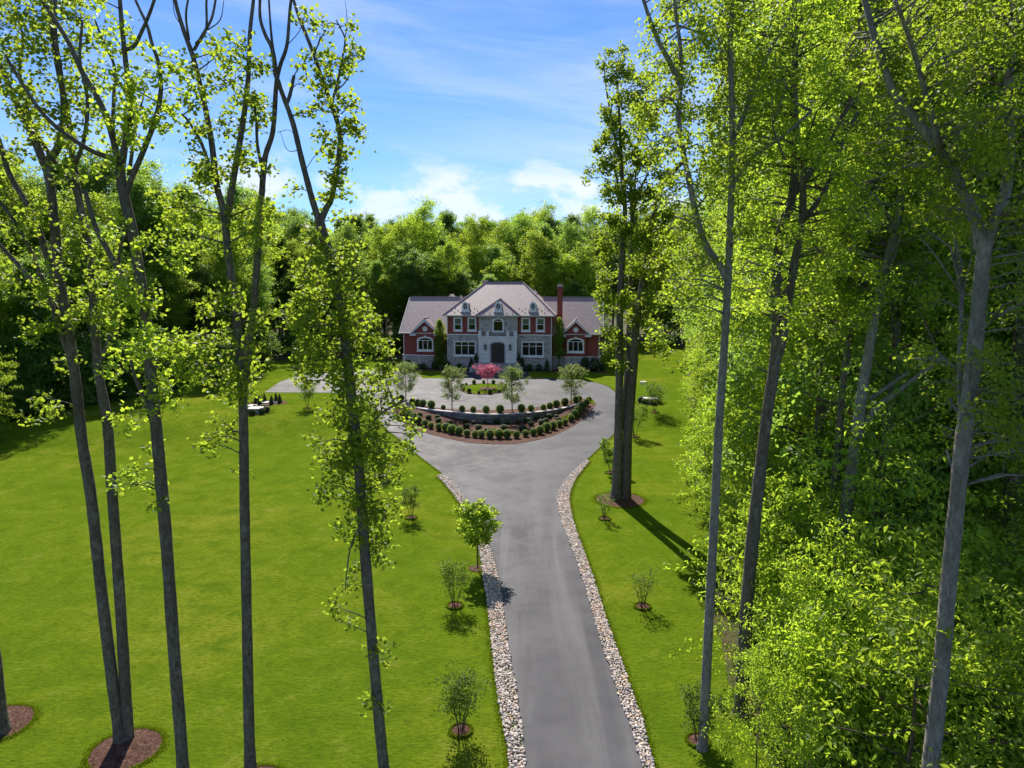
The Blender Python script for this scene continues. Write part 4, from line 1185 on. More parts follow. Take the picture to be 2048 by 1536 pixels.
# left group -------------------------------------------------------
big_tree('tulip_poplar', 'bare grey trunk cut by the left picture edge above its mulch ring', 18.6,
    [([(-6, 1462), (-12, 1380), (-24, 1250), (-40, 1000), (-60, 700), (-75, 400), (-90, 100), (-95, -150)], .30, .14)],
    [(-60, 200, 50), (-40, 100, 45), (-90, 60, 50), (-50, 330, 40), (-100, 250, 50)], 11, group='tall tulip poplars on the left lawn')
big_tree('tulip_poplar', 'twin-stemmed tulip poplar rising from the mulch ring at bottom left', 18.2,
    [([(243, 1496), (230, 1400), (205, 1200), (183, 1000), (164, 880), (149, 745), (133, 640), (116, 540), (112, 480), (100, 367), (88, 320)], .165, .10),
     ([(258, 1496, .1), (252, 1400, .1), (240, 1200, .1), (224, 980, .1), (215, 850, .1), (197, 745, .15), (190, 660, .2), (183, 560, .3), (172, 470, .3), (158, 400, .3), (146, 320, .4), (138, 250, .4), (125, 180, .4), (108, 90, .5), (100, 0, .5), (96, -80, .5)], .165, .05),
     ([(88, 325), (65, 270), (30, 200), (0, 130), (-30, 60)], .11, .05),
     ([(90, 330), (118, 290), (128, 220), (120, 140), (110, 60), (112, -60)], .11, .04),
     ([(128, 610), (97, 520), (67, 433), (20, 350), (0, 287), (-30, 200)], .10, .05),
     ([(140, 660), (100, 600), (50, 545), (0, 490), (-60, 430)], .08, .04),
     ([(150, 740), (130, 690), (100, 600), (60, 500), (20, 430), (-20, 380)], .07, .04),
     ([(196, 740), (230, 640), (235, 560), (240, 500), (250, 470)], .07, .03),
     ([(172, 470), (150, 380), (100, 310), (60, 240), (30, 200), (10, 140)], .07, .03),
     ([(150, 330), (168, 280), (175, 200), (160, 120), (165, 40)], .06, .03),
     ([(60, 240), (40, 150), (45, 70), (20, 0)], .05, .02)],
    [(20, 60, 45), (60, 40, 45), (100, 100, 50), (40, 130, 45), (80, 180, 50), (130, 150, 45), (30, 220, 40), (100, 230, 50), (150, 200, 35), (60, 280, 40), (130, 290, 40), (20, 300, 30), (170, 160, 35), (180, 230, 35), (160, 280, 35), (150, 340, 35), (120, 60, 50), (140, 20, 45), (170, 80, 25), (10, 10, 35), (50, 390, 30),
     (90, 600, 50), (130, 640, 45), (160, 600, 45), (200, 640, 45), (240, 600, 50), (120, 815, 35), (140, 720, 25), (100, 795, 16), (60, 560, 40), (130, 560, 40), (170, 520, 40), (70, 470, 35), (100, 430, 35), (200, 560, 40), (165, 450, 30), (230, 520, 40), (60, 10, 40), (90, -30, 50), (10, 180, 35), (0, 100, 40), (140, 100, 40)], 12, group='tall tulip poplars on the left lawn', per=170, size=.095)
big_tree('tulip_poplar', 'slender tulip poplar with a three-pronged fork, second trunk from the left bottom corner', 16.4,
    [([(368, 1572), (362, 1480), (348, 1300), (334, 1100), (322, 960), (313, 860), (303, 760), (292, 640), (276, 530), (262, 450), (250, 400), (240, 345)], .155, .11),
     ([(240, 348), (232, 300), (215, 240), (190, 185), (165, 145), (140, 90), (110, 40), (80, -10), (60, -60)], .085, .04),
     ([(242, 350), (250, 290), (262, 230), (257, 170), (250, 110), (244, 50), (240, 0), (236, -80)], .085, .04),
     ([(250, 395), (262, 360), (290, 295), (312, 235), (322, 180), (318, 130), (305, 90), (294, 50), (280, 20), (262, -20)], .075, .025),
     ([(240, 345), (228, 320), (180, 300), (120, 260), (80, 220), (40, 160), (10, 110)], .07, .03),
     ([(246, 100), (268, 92), (285, 60), (300, 25), (312, -10)], .05, .03),
     ([(225, 270), (228, 190), (228, 130), (205, 80), (190, 40)], .05, .02),
     ([(292, 640), (250, 560), (215, 500), (190, 450), (170, 380)], .09, .05),
     ([(312, 870), (290, 800), (272, 760), (262, 720)], .06, .03),
     ([(258, 350, .5), (268, 280, .7), (275, 240, .8), (290, 180, .9)], .05, .02)],
    [(280, 570, 55), (300, 600, 45), (330, 660, 55), (270, 700, 50), (320, 720, 50), (240, 740, 35), (300, 780, 40), (340, 800, 35), (280, 820, 35), (272, 960, 25), (290, 930, 26), (308, 965, 24), (248, 962, 14), (314, 1000, 12), (300, 895, 16), (360, 690, 45), (380, 720, 35),
     (250, 330, 26), (270, 180, 45), (300, 200, 40), (320, 160, 35), (260, 240, 40), (290, 280, 28), (230, 270, 28), (330, 250, 25), (230, 100, 22), (260, 60, 22), (215, 60, 16), (200, 10, 22), (350, 120, 30), (310, 110, 25), (240, 210, 35), (345, 170, 28), (190, 55, 18), (275, 215, 30), (330, 205, 28), (350, 230, 18), (310, 240, 25), (180, 330, 25), (210, 300, 25), (250, 460, 28), (300, 480, 30), (330, 520, 35)], 13, group='tall tulip poplars on the left lawn', per=170, size=.095)
big_tree('tulip_poplar', 'straight tulip poplar dividing into three leafy stems, middle of the left lawn', 16.8,
    [([(502, 1566), (498, 1450), (494, 1250), (489, 1000), (487, 840), (482, 740), (470, 620), (458, 520), (448, 430), (433, 367), (423, 283), (407, 200), (387, 117), (367, 60), (350, 0), (338, -70)], .15, .035),
     ([(452, 460), (462, 390), (477, 300), (490, 217), (497, 150), (500, 67), (507, 0), (514, -80)], .09, .035),
     ([(488, 790, .3), (497, 700, .4), (506, 640, .5), (514, 530, .5), (523, 400, .6), (530, 317, .6), (546, 262, .7), (553, 167, .7), (561, 130, .8), (574, 90, .8), (580, 20, .8), (590, -60, .9)], .11, .03),
     ([(553, 155, .7), (545, 100, .6), (530, 68, .5), (520, 30, .5), (522, -40, .5)], .06, .03),
     ([(546, 100, .6), (541, 50, .7), (536, -30, .8)], .035, .02),
     ([(523, 330, .6), (515, 290, .5), (512, 240, .4), (505, 190, .3)], .05, .02),
     ([(388, 100), (408, 65), (424, 35), (433, -10)], .04, .025), ([(392, 88), (412, 60), (413, 0), (420, -40)], .035, .02),
     ([(378, 80), (372, 30), (380, -20)], .03, .02), ([(412, 62), (440, 40), (448, 0)], .018, .008), ([(370, 60), (350, 30), (345, -10)], .015, .006),
     ([(523, 410, .6), (534, 405, .6), (542, 395, .6)], .035, .02),
     ([(432, 365), (415, 320), (400, 280), (375, 240), (365, 230)], .06, .02),
     ([(485, 868), (470, 862), (445, 866), (432, 864)], .03, .02), ([(489, 940), (484, 944), (478, 942)], .02, .01),
     ([(555, 265, .7), (575, 260, .7), (590, 268, .8)], .008, .004), ([(575, 90, .8), (600, 60, .8), (612, 20, .9)], .012, .006)],
    [(430, 100, 22), (450, 125, 26), (480, 110, 36), (500, 110, 30), (522, 128, 22), (465, 160, 35), (500, 190, 32), (440, 180, 26), (420, 220, 30), (408, 150, 20), (470, 230, 38), (510, 220, 26), (522, 255, 22), (440, 260, 34), (420, 290, 34), (480, 290, 34), (500, 330, 32), (542, 345, 18), (395, 335, 34), (460, 340, 32), (430, 370, 32), (530, 240, 16), (385, 380, 35),
     (350, 420, 40), (400, 430, 42), (470, 430, 42), (500, 420, 35), (420, 460, 40), (560, 430, 35), (480, 480, 35), (540, 470, 35), (330, 470, 40),
     (480, 590, 35), (460, 620, 42), (440, 680, 50), (500, 640, 32), (430, 720, 50), (400, 700, 42), (380, 690, 35), (480, 740, 42), (510, 690, 26), (460, 790, 42), (440, 850, 30), (420, 890, 26), (490, 780, 32), (515, 740, 24), (398, 880, 20), (484, 940, 10), (455, 745, 40), (410, 760, 30)], 14, group='tall tulip poplars on the left lawn', per=170, size=.095)
big_tree('tulip_poplar', 'leafy leaning tulip poplar left of the drive with foliage down its trunk', 16.6,
    [([(772, 1572), (762, 1480), (746, 1300), (731, 1120), (720, 960), (709, 850), (697, 740), (684, 620), (664, 530), (648, 475), (638, 440)], .145, .115),
     ([(640, 448), (631, 420), (620, 383), (603, 317), (587, 250), (572, 207), (562, 180), (556, 160), (548, 145)], .085, .04),
     ([(640, 446), (652, 418), (663, 395), (677, 317), (680, 267), (663, 210), (647, 167), (627, 107), (600, 40), (587, 0), (570, -60)], .085, .03),
     ([(573, 207), (580, 190), (588, 152)], .05, .04),
     ([(664, 205), (675, 165), (684, 120), (690, 80), (680, 55), (672, 40)], .035, .012),
     ([(668, 185), (690, 165), (712, 128), (730, 118)], .02, .008),
     ([(600, 300), (575, 300), (560, 262)], .012, .005), ([(610, 340), (640, 300), (655, 310)], .010, .005), ([(628, 110), (640, 80), (652, 60)], .02, .008), ([(690, 80), (694, 40), (690, 0)], .012, .005),
     ([(715, 905), (750, 840), (790, 810), (815, 800)], .04, .015), ([(725, 1040), (700, 1100), (690, 1180)], .03, .012), ([(690, 720), (650, 660), (610, 600)], .04, .015)],
    [(606, 25, 16), (640, 45, 16), (635, 60, 14), (660, 115, 20), (692, 50, 12), (697, 130, 20), (724, 118, 12), (625, 110, 18), (660, 160, 24), (690, 190, 16), (640, 170, 18), (668, 222, 20), (690, 230, 22), (690, 262, 26), (712, 258, 16), (660, 272, 24), (635, 225, 10), (612, 228, 10), (650, 310, 20), (690, 335, 20), (668, 355, 24), (690, 300, 18), (588, 380, 10), (655, 395, 26), (682, 380, 18), (710, 100, 12), (676, 140, 18), (600, 130, 12), (604, 165, 10), (648, 130, 16), (640, 205, 16), (700, 210, 14),
     (620, 560, 42), (610, 610, 42), (650, 520, 36), (690, 540, 36), (700, 590, 32), (640, 650, 46), (680, 640, 40), (720, 660, 40), (650, 700, 42), (625, 690, 40), (735, 690, 36), (630, 740, 32), (700, 740, 46), (680, 780, 42), (740, 760, 40), (760, 790, 34), (700, 830, 46), (660, 830, 26), (760, 840, 40), (800, 822, 24), (770, 890, 40), (812, 890, 20), (740, 900, 42), (690, 900, 42), (650, 920, 34), (660, 960, 32), (700, 970, 42), (750, 960, 40), (786, 930, 24), (780, 1010, 26), (740, 1010, 40), (760, 1040, 32), (770, 1090, 24), (740, 1090, 32), (762, 1125, 20), (690, 1170, 18), (710, 1140, 24), (680, 1210, 20), (695, 1240, 10), (768, 1290, 16), (772, 1320, 12), (738, 1295, 10), (742, 1390, 16), (772, 1398, 12), (590, 590, 24), (720, 610, 30), (735, 810, 40), (820, 850, 18), (640, 480, 30), (700, 500, 24), (680, 440, 24)] + [(655 + (yy - 500) * .115 + (-14, 12, 0)[(yy // 38) % 3], yy, 30) for yy in range(520, 1110, 38)] + [(600, 540, 26), (590, 640, 30), (745, 640, 22), (755, 700, 26), (610, 760, 16), (770, 740, 22), (640, 880, 24), (650, 990, 20), (800, 960, 16), (830, 870, 12), (795, 1000, 14)], 15, group='tall tulip poplars on the left lawn', per=230, size=.095)
# double trunk beyond the drive
big_tree('tulip_poplar', 'huge double-trunked poplar in a round mulch ring right of the drive', 40.6,
    [([(1233, 1003), (1235, 940), (1237, 860), (1239, 745), (1240, 615), (1245, 500), (1250, 420), (1243, 340), (1240, 260), (1236, 190), (1232, 120)], .35, .03),
     ([(1251, 1003, .1), (1253, 940, .1), (1256, 860, .1), (1266, 745, .2), (1271, 660, .3), (1280, 600, .5), (1292, 530, .8), (1303, 465, 1), (1318, 385, 1.3), (1350, 340, 1.5), (1370, 320, 1.6)], .34, .13),
     ([(1246, 860, .3), (1254, 745, .6), (1259, 620, .9), (1262, 520, 1.1), (1267, 410, 1.3), (1275, 300, 1.4), (1282, 200, 1.4)], .20, .03),
     ([(1264, 430, 1.2), (1280, 380, 1.), (1297, 345, .8)], .12, .05), ([(1264, 470), (1262, 370), (1266, 350)], .10, .05), ([(1243, 340), (1225, 250), (1213, 180), (1207, 120)], .08, .03), ([(1250, 420), (1230, 340), (1232, 300)], .08, .04), ([(1322, 690), (1300, 702), (1284, 712)], .05, .02)],
    [(1205, 128, 9), (1215, 110, 9), (1231, 128, 14), (1238, 190, 18), (1282, 215, 18), (1275, 150, 12), (1246, 108, 9), (1225, 165, 16), (1250, 150, 18), (1213, 230, 20), (1260, 210, 24), (1230, 280, 28), (1280, 260, 28), (1215, 330, 24), (1260, 330, 30), (1300, 320, 28), (1220, 385, 24), (1270, 395, 30), (1310, 395, 28), (1213, 440, 20), (1255, 465, 28), (1310, 455, 26), (1222, 500, 22), (1270, 535, 26), (1305, 540, 24), (1218, 560, 20), (1250, 600, 24), (1300, 600, 26), (1207, 622, 14), (1212, 660, 16), (1236, 680, 20), (1212, 695, 14), (1298, 650, 20), (1238, 730, 12), (1320, 690, 14), (1332, 705, 10), (1305, 690, 10), (1182, 345, 8), (1173, 358, 6), (1197, 330, 10), (1190, 300, 10), (1330, 430, 20), (1340, 480, 18), (1245, 390, 28), (1240, 440, 28), (1285, 480, 28), (1240, 240, 24), (1270, 290, 28), (1200, 480, 16), (1285, 180, 20), (1205, 285, 14), (1320, 360, 24), (1205, 590, 14), (1270, 640, 20), (1320, 570, 20), (1325, 520, 20)], 21, per=270, size=.14, leaf='tulip_r', depth=1)

# right wood, the near trunks ---------------------------------------
RG = 'near trunks of the right wood'
big_tree('tulip_poplar', 'pale straight trunk at the wood edge forking low with a curved left limb', 17.9,
    [([(1402, 1540), (1408, 1450), (1417, 1260), (1428, 1050), (1438, 850), (1448, 700), (1456, 560), (1461, 430), (1465, 300), (1463, 180), (1460, 70), (1466, 0), (1470, -90)], .15, .05),
     ([(1453, 560), (1440, 530), (1412, 490), (1393, 430), (1380, 370), (1366, 300), (1357, 230), (1362, 165), (1360, 90), (1352, 30), (1345, -50)], .10, .04),
     ([(1360, 168), (1340, 125), (1318, 85), (1300, 40), (1284, -10)], .08, .04),
     ([(1468, 365), (1500, 320), (1540, 290), (1580, 260), (1622, 222)], .055, .035), ([(1470, 270), (1490, 225), (1508, 170), (1545, 90), (1590, 20), (1610, -30)], .07, .03), ([(1570, 320), (1550, 270), (1545, 250)], .03, .02)],
    [(1300, 130, 18), (1320, 70, 20), (1290, 60, 14)], 31, leaf='tulip_r', bark='bark_pale', group=RG, shape=KITE, per=190,
    fills=[([(1300, 40), (1330, -60), (1480, -60), (1580, 0), (1540, 240), (1500, 420), (1480, 570), (1350, 560), (1340, 380), (1300, 220)], 150, .26, .52, 3.0), ([(1340, 560), (1400, 540), (1400, 640), (1340, 640)], 5, .3, .45, 1)])
big_tree('tulip_poplar', 'thick dark trunk splitting in two behind the pale edge trunk', 19.6,
    [([(1474, 1515), (1482, 1400), (1492, 1240), (1503, 1100), (1518, 960), (1534, 830), (1550, 720), (1553, 640), (1552, 560), (1562, 460), (1583, 400), (1592, 300), (1588, 200), (1590, 100), (1588, 0), (1590, -80)], .225, .07),
     ([(1546, 740), (1562, 690), (1576, 610), (1588, 530), (1604, 450), (1606, 380), (1608, 300)], .14, .08),
     ([(1590, 385), (1630, 330), (1680, 240), (1712, 190), (1740, 150)], .10, .05), ([(1606, 440), (1650, 380), (1690, 270), (1720, 220)], .08, .05)],
    [], 32, leaf='tulip_r', group=RG, shape=KITE, per=190, fills=[([(1480, -60), (1740, -60), (1760, 200), (1720, 420), (1660, 620), (1490, 640), (1480, 300)], 210, .28, .58, 3.6)])
big_tree('tulip_poplar', 'grey trunk with two broken dead limbs slanting right', 21.5,
    [([(1622, 1530), (1640, 1380), (1660, 1230), (1682, 1080), (1702, 950), (1718, 830), (1733, 730), (1748, 640), (1765, 560), (1785, 480), (1800, 400), (1815, 300)], .235, .10),
     ([(1728, 845), (1760, 810), (1800, 780), (1845, 745), (1890, 712)], .10, .07), ([(1740, 798, .4), (1780, 770, .5), (1830, 735, .6), (1876, 705, .7)], .07, .05), ([(1765, 560), (1790, 510), (1800, 470)], .05, .03), ([(1700, 1080), (1725, 1060), (1745, 1045)], .035, .02)],
    [], 33, leaf='tulip_r', bark='bark_pale', group=RG, shape=KITE, per=190, fills=[([(1650, 150), (1900, 150), (1900, 420), (1850, 640), (1740, 620), (1650, 640), (1630, 420)], 160, .3, .6, 3.5)])
big_tree('tulip_poplar', 'slimmer grey trunk just left of the dead slanting limbs', 23.0,
    [([(1602, 1500), (1615, 1400), (1645, 1180), (1660, 1050), (1676, 900), (1685, 780), (1698, 690), (1718, 600), (1735, 500), (1760, 400)], .15, .08)],
    [], 34, leaf='tulip_r', group=RG, shape=KITE, per=190, fills=[([(1600, 350), (1820, 300), (1840, 560), (1760, 660), (1610, 680)], 60, .3, .6, 3)])
big_tree('tulip_poplar', 'nearest pale grey trunk in front of the right wood', 12.4,
    [([(1822, 1890), (1840, 1700), (1862, 1520), (1880, 1360), (1896, 1180), (1914, 1000), (1930, 850), (1945, 740), (1957, 620), (1966, 520), (1970, 480)], .165, .115),
     ([(1966, 505), (1950, 440), (1920, 370), (1880, 300), (1840, 250), (1790, 190), (1760, 110), (1740, 40), (1720, -40)], .12, .05),
     ([(1968, 500), (1985, 450), (2010, 390), (2020, 300), (2015, 200), (2022, 100), (2030, -40)], .12, .06),
     ([(1925, 870), (1918, 760), (1922, 640), (1924, 590)], .045, .035), ([(1930, 830), (1945, 690), (1985, 640)], .02, .01),
     ([(1880, 300), (1850, 180), (1820, 80), (1790, 0)], .06, .03)],
    [], 35, leaf='tulip_r', bark='bark_pale', group=RG, shape=KITE, size=.085, per=200, fills=[([(1790, -60), (2100, -60), (2100, 420), (1990, 480), (1880, 400), (1800, 200)], 200, .2, .42, 2.6), ([(1980, 480), (2100, 420), (2100, 980), (1990, 900), (1940, 780), (1970, 600)], 60, .2, .4, 2.), ([(1890, 700), (1960, 660), (1990, 900), (1930, 950), (1880, 830)], 14, .18, .3, 1.5)])
big_tree('tulip_poplar', 'mossy dark trunk deep at the right picture edge', 24.0,
    [([(2004, 1250), (2010, 1150), (2022, 1000), (2032, 850), (2040, 700), (2046, 550), (2050, 400), (2052, 200)], .32, .18)],
    [], 36, leaf='tulip_r', group=RG, shape=KITE, per=60, fills=[([(1900, 300), (2110, 200), (2110, 800), (1960, 760)], 50, .35, .6, 2.)])

# ------------------------------------------------------------------ woodland trees: a few models, many individuals
def forest_model(seed, H, cr, cb, nl, nleaf, size, leaf, bark='bark', tr=.22, flat=1., shape=1., leafshape=KITE):
    rng = np.random.default_rng(seed); r = random.Random(seed)
    n = 9
    tp = [Vector((r.gauss(0, .012) * H * (i / n), r.gauss(0, .012) * H * (i / n), H * .97 * i / n)) for i in range(n + 1)]
    tp[0] = Vector((0, 0, -.15))
    c = [Vector(p) for p in curve([tuple(p) for p in tp], 3)]
    b = MB(); b.tube(c, [tr * (1.3 if i == 0 else 1) * (1 - .88 * i / (len(c) - 1)) for i in range(len(c))], 9)
    cen, rad = [], []
    for k in range(nl):
        t = (k + r.random()) / nl
        z = H * (cb + (1 - cb) * .97 * t)
        i = min(len(c) - 2, int(z / (H * .97) * (len(c) - 1))); p = c[i].copy(); p.z = z
        prof = (math.sin(math.pi * (t * .86 + .14) ** shape)) ** .6 * (1 if t < .9 else .75)
        az = k * 2.39996 + r.uniform(-.4, .4); L = cr * prof * r.uniform(.45, 1.2)
        e_ = p + Vector((math.cos(az) * L, math.sin(az) * L, L * r.uniform(.25, .75) * flat))
        q = p.lerp(e_, .5) + Vector((r.uniform(-.1, .1), r.uniform(-.1, .1), -.05)) * L
        rt = max(.025, tr * .32 * (1 - t * .6)); b.tube([p, q, e_], [rt, rt * .7, rt * .25], 5)
        for tt, f in ((.4, .10), (.65, .12), (.85, .13), (1., .12)):
            for _ in range(3):
                g = (p.lerp(e_, tt) if tt > .5 else p.lerp(q, tt * 2)) + Vector((r.gauss(0, .21), r.gauss(0, .21), r.gauss(.03, .20))) * cr
                cen.append(g); rad.append(cr * f * r.uniform(.6, 1.2))
    C_ = np.array([tuple(g) for g in cen]); Rr = np.array(rad)
    w = Rr ** 2; k = nleaf // 7
    idx = rng.choice(len(C_), k, p=w / w.sum())
    d = rng.normal(size=(k, 3))
    cc = C_[idx] + d * (Rr[idx] * .62)[:, None] * np.array([1, 1, .75 * flat])
    P = (cc[:, None] + rng.normal(size=(k, 7, 3)) * size * .95 * np.array([1, 1, .45 if flat < .5 else .9])).reshape(-1, 3)
    ctone = np.repeat(.45 * rng.random(len(C_))[idx] + .30 * rng.random(k), 7) + .25 * rng.random(len(P))
    return b.mesh('trunk', bark, smooth_=True), leaves('crown', P, size * (.65 + .6 * rng.random(len(P))), leaf, rng, leafshape, .6, .3 if leafshape is KITE else .9, np.clip(ctone, 0, 1))
NEARM = [forest_model(200 + i, 30, (4.6, 4.0, 5.0, 4.3)[i], (.16, .28, .10, .2)[i], (44, 38, 50, 44)[i], 46000, .175, ('tulip_r', 'tulip_r', 'wood', 'spray')[i], ('bark', 'bark_pale', 'bark', 'bark')[i]) for i in range(4)]
FARM = [forest_model(220 + i, 26, (4.2, 3.4, 4.8, 3.0, 4.4)[i], (.22, .30, .14, .35, .10)[i], 44, 24000, .26, ('wood', 'wood', 'spray', 'wood', 'tulip_r')[i], ('bark', 'bark_pale')[i % 2], .20, 1., (1., .8, 1.25, .9, 1.1)[i]) for i in range(5)]
SPRAY = [forest_model(240 + i, 6.5, (2.3, 1.9, 2.6)[i], (.05, .10, .04)[i], 36, 15000, .155, 'spray', 'twig', .05, .28, 1., LONG) for i in range(3)]
AIRY = [forest_model(280 + i, 6.8, (2.5, 2.1, 2.8)[i], (.12, .18, .10)[i], 24, 4600, .185, 'spray', 'twig', .055, .22, 1., LONG) for i in range(3)]
BUSH = [forest_model(250 + i, 4.2, 2.2, .02, 26, 9000, .20, 'wood', 'twig', .05, .6) for i in range(2)]
DROOP = forest_model(260, 9, 2.6, .06, 48, 20000, .18, 'spray', 'bark', .09, .13, 1., LONG)
def zone_of(x, y, side):
    px = 1024 + FPX * x / (y * CP + 12 * SP)
    if side == 'back':
        a = 'left of the leaning leafy poplar' if px < 690 else 'over the left wing roof' if px < 893 else 'over the main roof' if px < 1110 else 'over the right wing roof' if px < 1205 else 'behind the double trunk'
        return a + (', front row' if y < 133 else ', second row' if y < 150 else ', farthest row')
    if side == 'left':
        a = 'at the left picture edge' if px < 120 else 'beside the slender poplar' if px < 300 else 'left of the straight poplar' if px < 480 else 'left of the leaning poplar'
        return a + (', near the lawn edge' if x > xl(min(y, 107)) - 12 else ', deep in the wood')
    a = 'behind the double trunk' if px < 1345 else 'left of the pale edge trunk' if px < 1440 else 'left of the forked trunk' if px < 1560 else 'beside the dead limbs' if px < 1740 else 'left of the nearest grey trunk' if px < 1930 else 'at the right picture edge'
    return a + (', near' if y < 38 else ', middle distance' if y < 70 else ', far')
def plant(model, x, y, s, sz, rz, label, group, name, cat='tree', z=None):
    o = empty(name, (x, y, float(h(x, y)) if z is None else z), rz, label=label, cat=cat, group=group)
    o.scale = (s, s, sz)
    link('trunk', model[0], o); link('crown', model[1], o)
    return o
rt_ = random.Random(77)
edge_r_line = np.array(curve(LAWN_R, 6)); edge_l_line = np.array(curve(LAWN_L, 6))
def xr(y): return float(np.interp(y, edge_r_line[:, 1], edge_r_line[:, 0]))
def xl(y): return float(np.interp(y, edge_l_line[::-1, 1], edge_l_line[::-1, 0]))
placed = []
def free(x, y, d):
    if any((x - a) ** 2 + (y - b_) ** 2 < d * d for a, b_ in placed): return False
    placed.append((x, y)); return True
# right wood
k = 0
for _ in range(4000):
    y = rt_.uniform(23, 128); off = rt_.uniform(1.5, 30) if y > 30 else rt_.uniform(3.5, 24)
    x = xr(min(y, 139)) + off
    if x > y * .80 + 7 or not free(x, y, 4.0 if y < 60 else 4.8): continue
    hh = rt_.uniform(26, 34) * (1 if y < 55 else .88)
    if off < 5 and y > 40: hh *= rt_.uniform(.5, .95)
    m = (NEARM if y < 62 else NEARM + FARM)[k % (4 if y < 62 else 9)]
    H0 = 26 if m in FARM else 30
    plant(m, x, y, rt_.uniform(.85, 1.15) * (hh / 30) ** .5, hh / H0, rt_.uniform(0, 6.28), 'tall leafy poplar of the right wood ' + zone_of(x, y, 'right'), 'trees of the right wood', 'woodland_tree'); k += 1
    if k >= 105: break
# understorey along the right edge
k = 0
for _ in range(3000):
    y = 14 + 62 * rt_.random() ** 1.5; off = rt_.uniform(.6, 11) * (1 if y > 24 else .8)
    x = xr(y) + off + (1.0 if y < 30 else 0)
    if x > y * .82 + 3 or not free(x, y, 1.5 + y * .012): continue
    s = rt_.uniform(.55, 1.25)
    if off < 2: s *= .75
    near = y < 30
    if near: s = .62 + .45 * math.sin(k * 2.7) ** 2
    plant(AIRY[k % 3] if near else SPRAY[k % 3] if k % 4 else DROOP, x, y, s, s * rt_.uniform(.8, 1.15), rt_.uniform(0, 6.28), 'light green understorey sapling ' + zone_of(x, y, 'right'), 'understorey saplings of the right wood', 'understorey_sapling', 'sapling'); k += 1
    if k >= 80: break
# middle storey along the right edge
k = 0
for _ in range(3000):
    y = 19 + 60 * rt_.random() ** 1.3; off = rt_.uniform(2., 13)
    x = xr(y) + off
    if x > y * .82 + 4 or not free(x, y, 2.2): continue
    hh = rt_.uniform(8, 17)
    turn = rt_.uniform(0, 6.28)
    if y < 27: k += 1; continue          # keep the foot of the near trunks open
    plant(NEARM[(3, 0, 1)[k % 3]], x, y, (hh / 30) ** .75 * 1.05, hh / 30, turn, 'half-grown leafy tree of the right wood ' + zone_of(x, y, 'right'), 'half-grown trees of the right wood', 'young_woodland_tree'); k += 1
    if k >= 42: break
# leafy sprays in front of the near trunks
for i, (x, y, s, lb) in enumerate(((5.95, 16.6, .62, 'left of the foot of the pale edge trunk'), (7.0, 16.2, .80, 'between the feet of the pale and the dark forked trunk'), (8.1, 16.6, .70, 'in front of the dark forked trunk'), (8.7, 18.2, 1.05, 'right of the foot of the dark forked trunk'), (7.6, 18.6, .9, 'between the pale trunk and the forked trunk, behind their feet'), (9.6, 16.0, .8, 'before the feet of the two grey trunks'), (8.3, 21.5, 1.1, 'left of the forked trunk, farther back'), (9.0, 25.0, 1.2, 'at the lawn edge beyond the forked trunk'), (9.8, 29.0, 1.2, 'at the lawn edge beside the end of the long shadow'))):
    plant(AIRY[i % 3], x + .4, y, s * .68, s * .85, i * 1.7, 'light green leafy sapling ' + lb, 'understorey saplings of the right wood', 'understorey_sapling', 'sapling')
# left and back woods: low at the lawn edge, rising behind
def depth_in(x, y):
    """distance from a point to the open lawn, measured along the shadow direction"""
    dx, dy = math.sin(SUN_AZ), -math.cos(SUN_AZ)
    for t in np.arange(0, 60, 1.5):
        px, py = x + dx * t, y + dy * t
        if py < 112 and xl(py) + 2 < px < 60: return t
    return 60.
k = 0
for _ in range(6000):
    if rt_.random() < .52:
        y = rt_.uniform(40, 150); x = xl(min(y, 107)) - rt_.uniform(1.5, 42)
        zone = 'left'
    else:
        y = rt_.uniform(116, 172); x = rt_.uniform(-62, 52); zone = 'back'
    if x < -y * .80 - 8 or x > y * .8: continue
    if zone == 'back' and y < 122 and x > -36: continue
    if zone == 'back' and y < 146 and 13 < x < 31: continue
    if not free(x, y, 4.3): continue
    t = depth_in(x, y)
    hh = min(24.5, 7.0 + t * .62) * rt_.uniform(.82, 1.16)
    if zone == 'left' and y < 80: hh = min(hh * 1.2, 15.5)
    if hh < 9: continue
    plant(FARM[k % 5], x, y, rt_.uniform(.85, 1.15) * (hh / 26) ** .55, hh / 26, rt_.uniform(0, 6.28), ('left wood tree ' if zone == 'left' else 'leafy tree behind the house ') + zone_of(x, y, zone), 'trees of the wood ' + ('left of the lawn' if zone == 'left' else 'behind the house'), 'woodland_tree'); k += 1
    if k >= 230: break
# bushes along the lawn edge on the left and behind
for i in range(70):
    if i < 42: y = 44 + i * 1.5 + rt_.uniform(-.6, .6); x = xl(y) - rt_.uniform(.3, 3.5); lb = ('left of the lawn', 'bushes at the left wood edge')
    else: y = rt_.uniform(116, 121); x = -36 + (i - 42) * 1.75; lb = ('behind the house', 'bushes at the back wood edge')
    s = rt_.uniform(.7, 1.35)
    plant(BUSH[i % 2], x, y, s, s * rt_.uniform(.8, 1.3), rt_.uniform(0, 6.28), 'dark leafy bush at the wood edge, ' + zone_of(x, y, 'left' if i < 42 else 'back'), lb[1], 'woodland_bush', 'bush')
plant(DROOP, -41.0, 53, .8, 1.0, 1.0, 'pale drooping-branched tree at the left picture edge before the dark wood', None, 'weeping_tree')
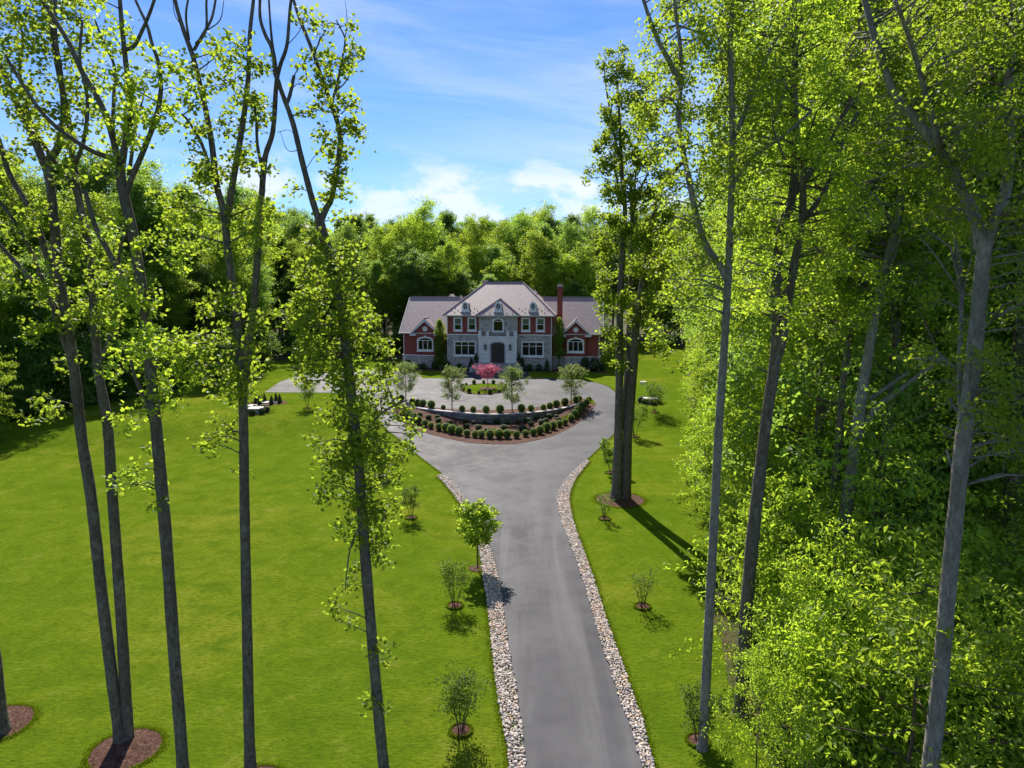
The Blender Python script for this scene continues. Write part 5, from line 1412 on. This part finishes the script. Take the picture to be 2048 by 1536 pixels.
# slim high-crowned trees whose pale stems show at the edge of the dark woods
SLIM = [forest_model(270 + i, 21, 2.6, .50, 26, 12000, .22, ('wood', 'spray')[i], 'bark_pale', .15) for i in range(2)]
slim = [(-36.5, 101), (-38, 96), (-39.5, 90), (-41, 84), (-42, 78), (-43.5, 72), (-44.5, 67), (-46, 61), (-47, 56), (-34, 118), (-28, 121), (-22, 122), (-16.5, 121), (-11, 123), (-47.5, 52), (-42.5, 88), (-45, 76)]
for i, (x, y) in enumerate(slim):
    s = rt_.uniform(.75, 1.05)
    zone = 'left of the lawn' if x < -36 else 'behind the house'
    plant(SLIM[i % 2], x, y, s, s * rt_.uniform(.8, 1.0), rt_.uniform(0, 6.28), 'slim pale-stemmed wood edge tree ' + zone_of(x, y, 'left' if x < -36 else 'back'), 'slim trees at the wood edge ' + zone, 'slim_woodland_tree')
# ------------------------------------------------------------------ grass blades (uncountable): sparse over the near lawn, thick along paving edges
def build_grass():
    rng = np.random.default_rng(99)
    strips = [curve(sl_in, 3) + curve(sl_out, 3)[::-1], curve(sr_in, 3) + curve(sr_out, 3)[::-1]]
    N = 20000
    y = 13 + 50 * rng.random(N) ** 2.2
    x = (rng.random(N) * 2 - 1) * (y * .76 + 2)
    E = []
    for line in (curve(sl_out, 3), curve(sr_out, 3), curve(left_court + edge_l[:2], 4), curve(right_court + edge_r[:2], 4)):
        A = np.array(resample(line, .02)); k = rng.integers(0, len(A), 16000)
        E.append(A[k] + rng.normal(size=(16000, 2)) * np.array([.09, .05]))
    for cx, cy, r in RINGS:
        a = rng.random(2500) * 6.283; rr = r * (1.0 + .10 * np.abs(rng.normal(size=2500)) - .02)
        E.append(np.column_stack([cx + rr * np.cos(a), cy + rr * np.sin(a)]))
    E = np.concatenate(E); x, y = np.concatenate([x, E[:, 0]]), np.concatenate([y, E[:, 1]])
    edge = np.arange(len(x)) >= N
    ok = ~poly_in(x, y, pave)
    for q in strips: ok &= ~poly_in(x, y, q) | (edge & (rng.random(len(x)) < .25))
    for cx, cy, r in RINGS: ok &= np.hypot(x - cx, y - cy) > r * .97
    ok &= (x < np.interp(y, edge_r_line[:, 1], edge_r_line[:, 0]) + .6) & (x > np.interp(y, edge_l_line[::-1, 1], edge_l_line[::-1, 0]))
    x, y, edge = x[ok], y[ok], edge[ok]; n = len(x)
    a = rng.random(n) * 6.283; w = .006 + .006 * rng.random(n) + y * .00015
    hh = (.02 + .025 * rng.random(n)) * np.where(edge, 2.2, 1.)
    z = h(x, y)
    lean = .05 * rng.random(n); b = rng.random(n) * 6.283
    V = np.stack([np.stack([x - w * np.cos(a), y - w * np.sin(a), z], 1), np.stack([x + w * np.cos(a), y + w * np.sin(a), z], 1),
                  np.stack([x + lean * np.cos(b), y + lean * np.sin(b), z + hh], 1)], 1)
    me = raw_mesh('grass', V.reshape(-1, 3), np.arange(3 * n), np.arange(n) * 3, 'blade', np.repeat(rng.random(n), 3))
    link('grass', me, label='short mown grass blades covering the lawn', cat='grass', kind='stuff')
build_grass()
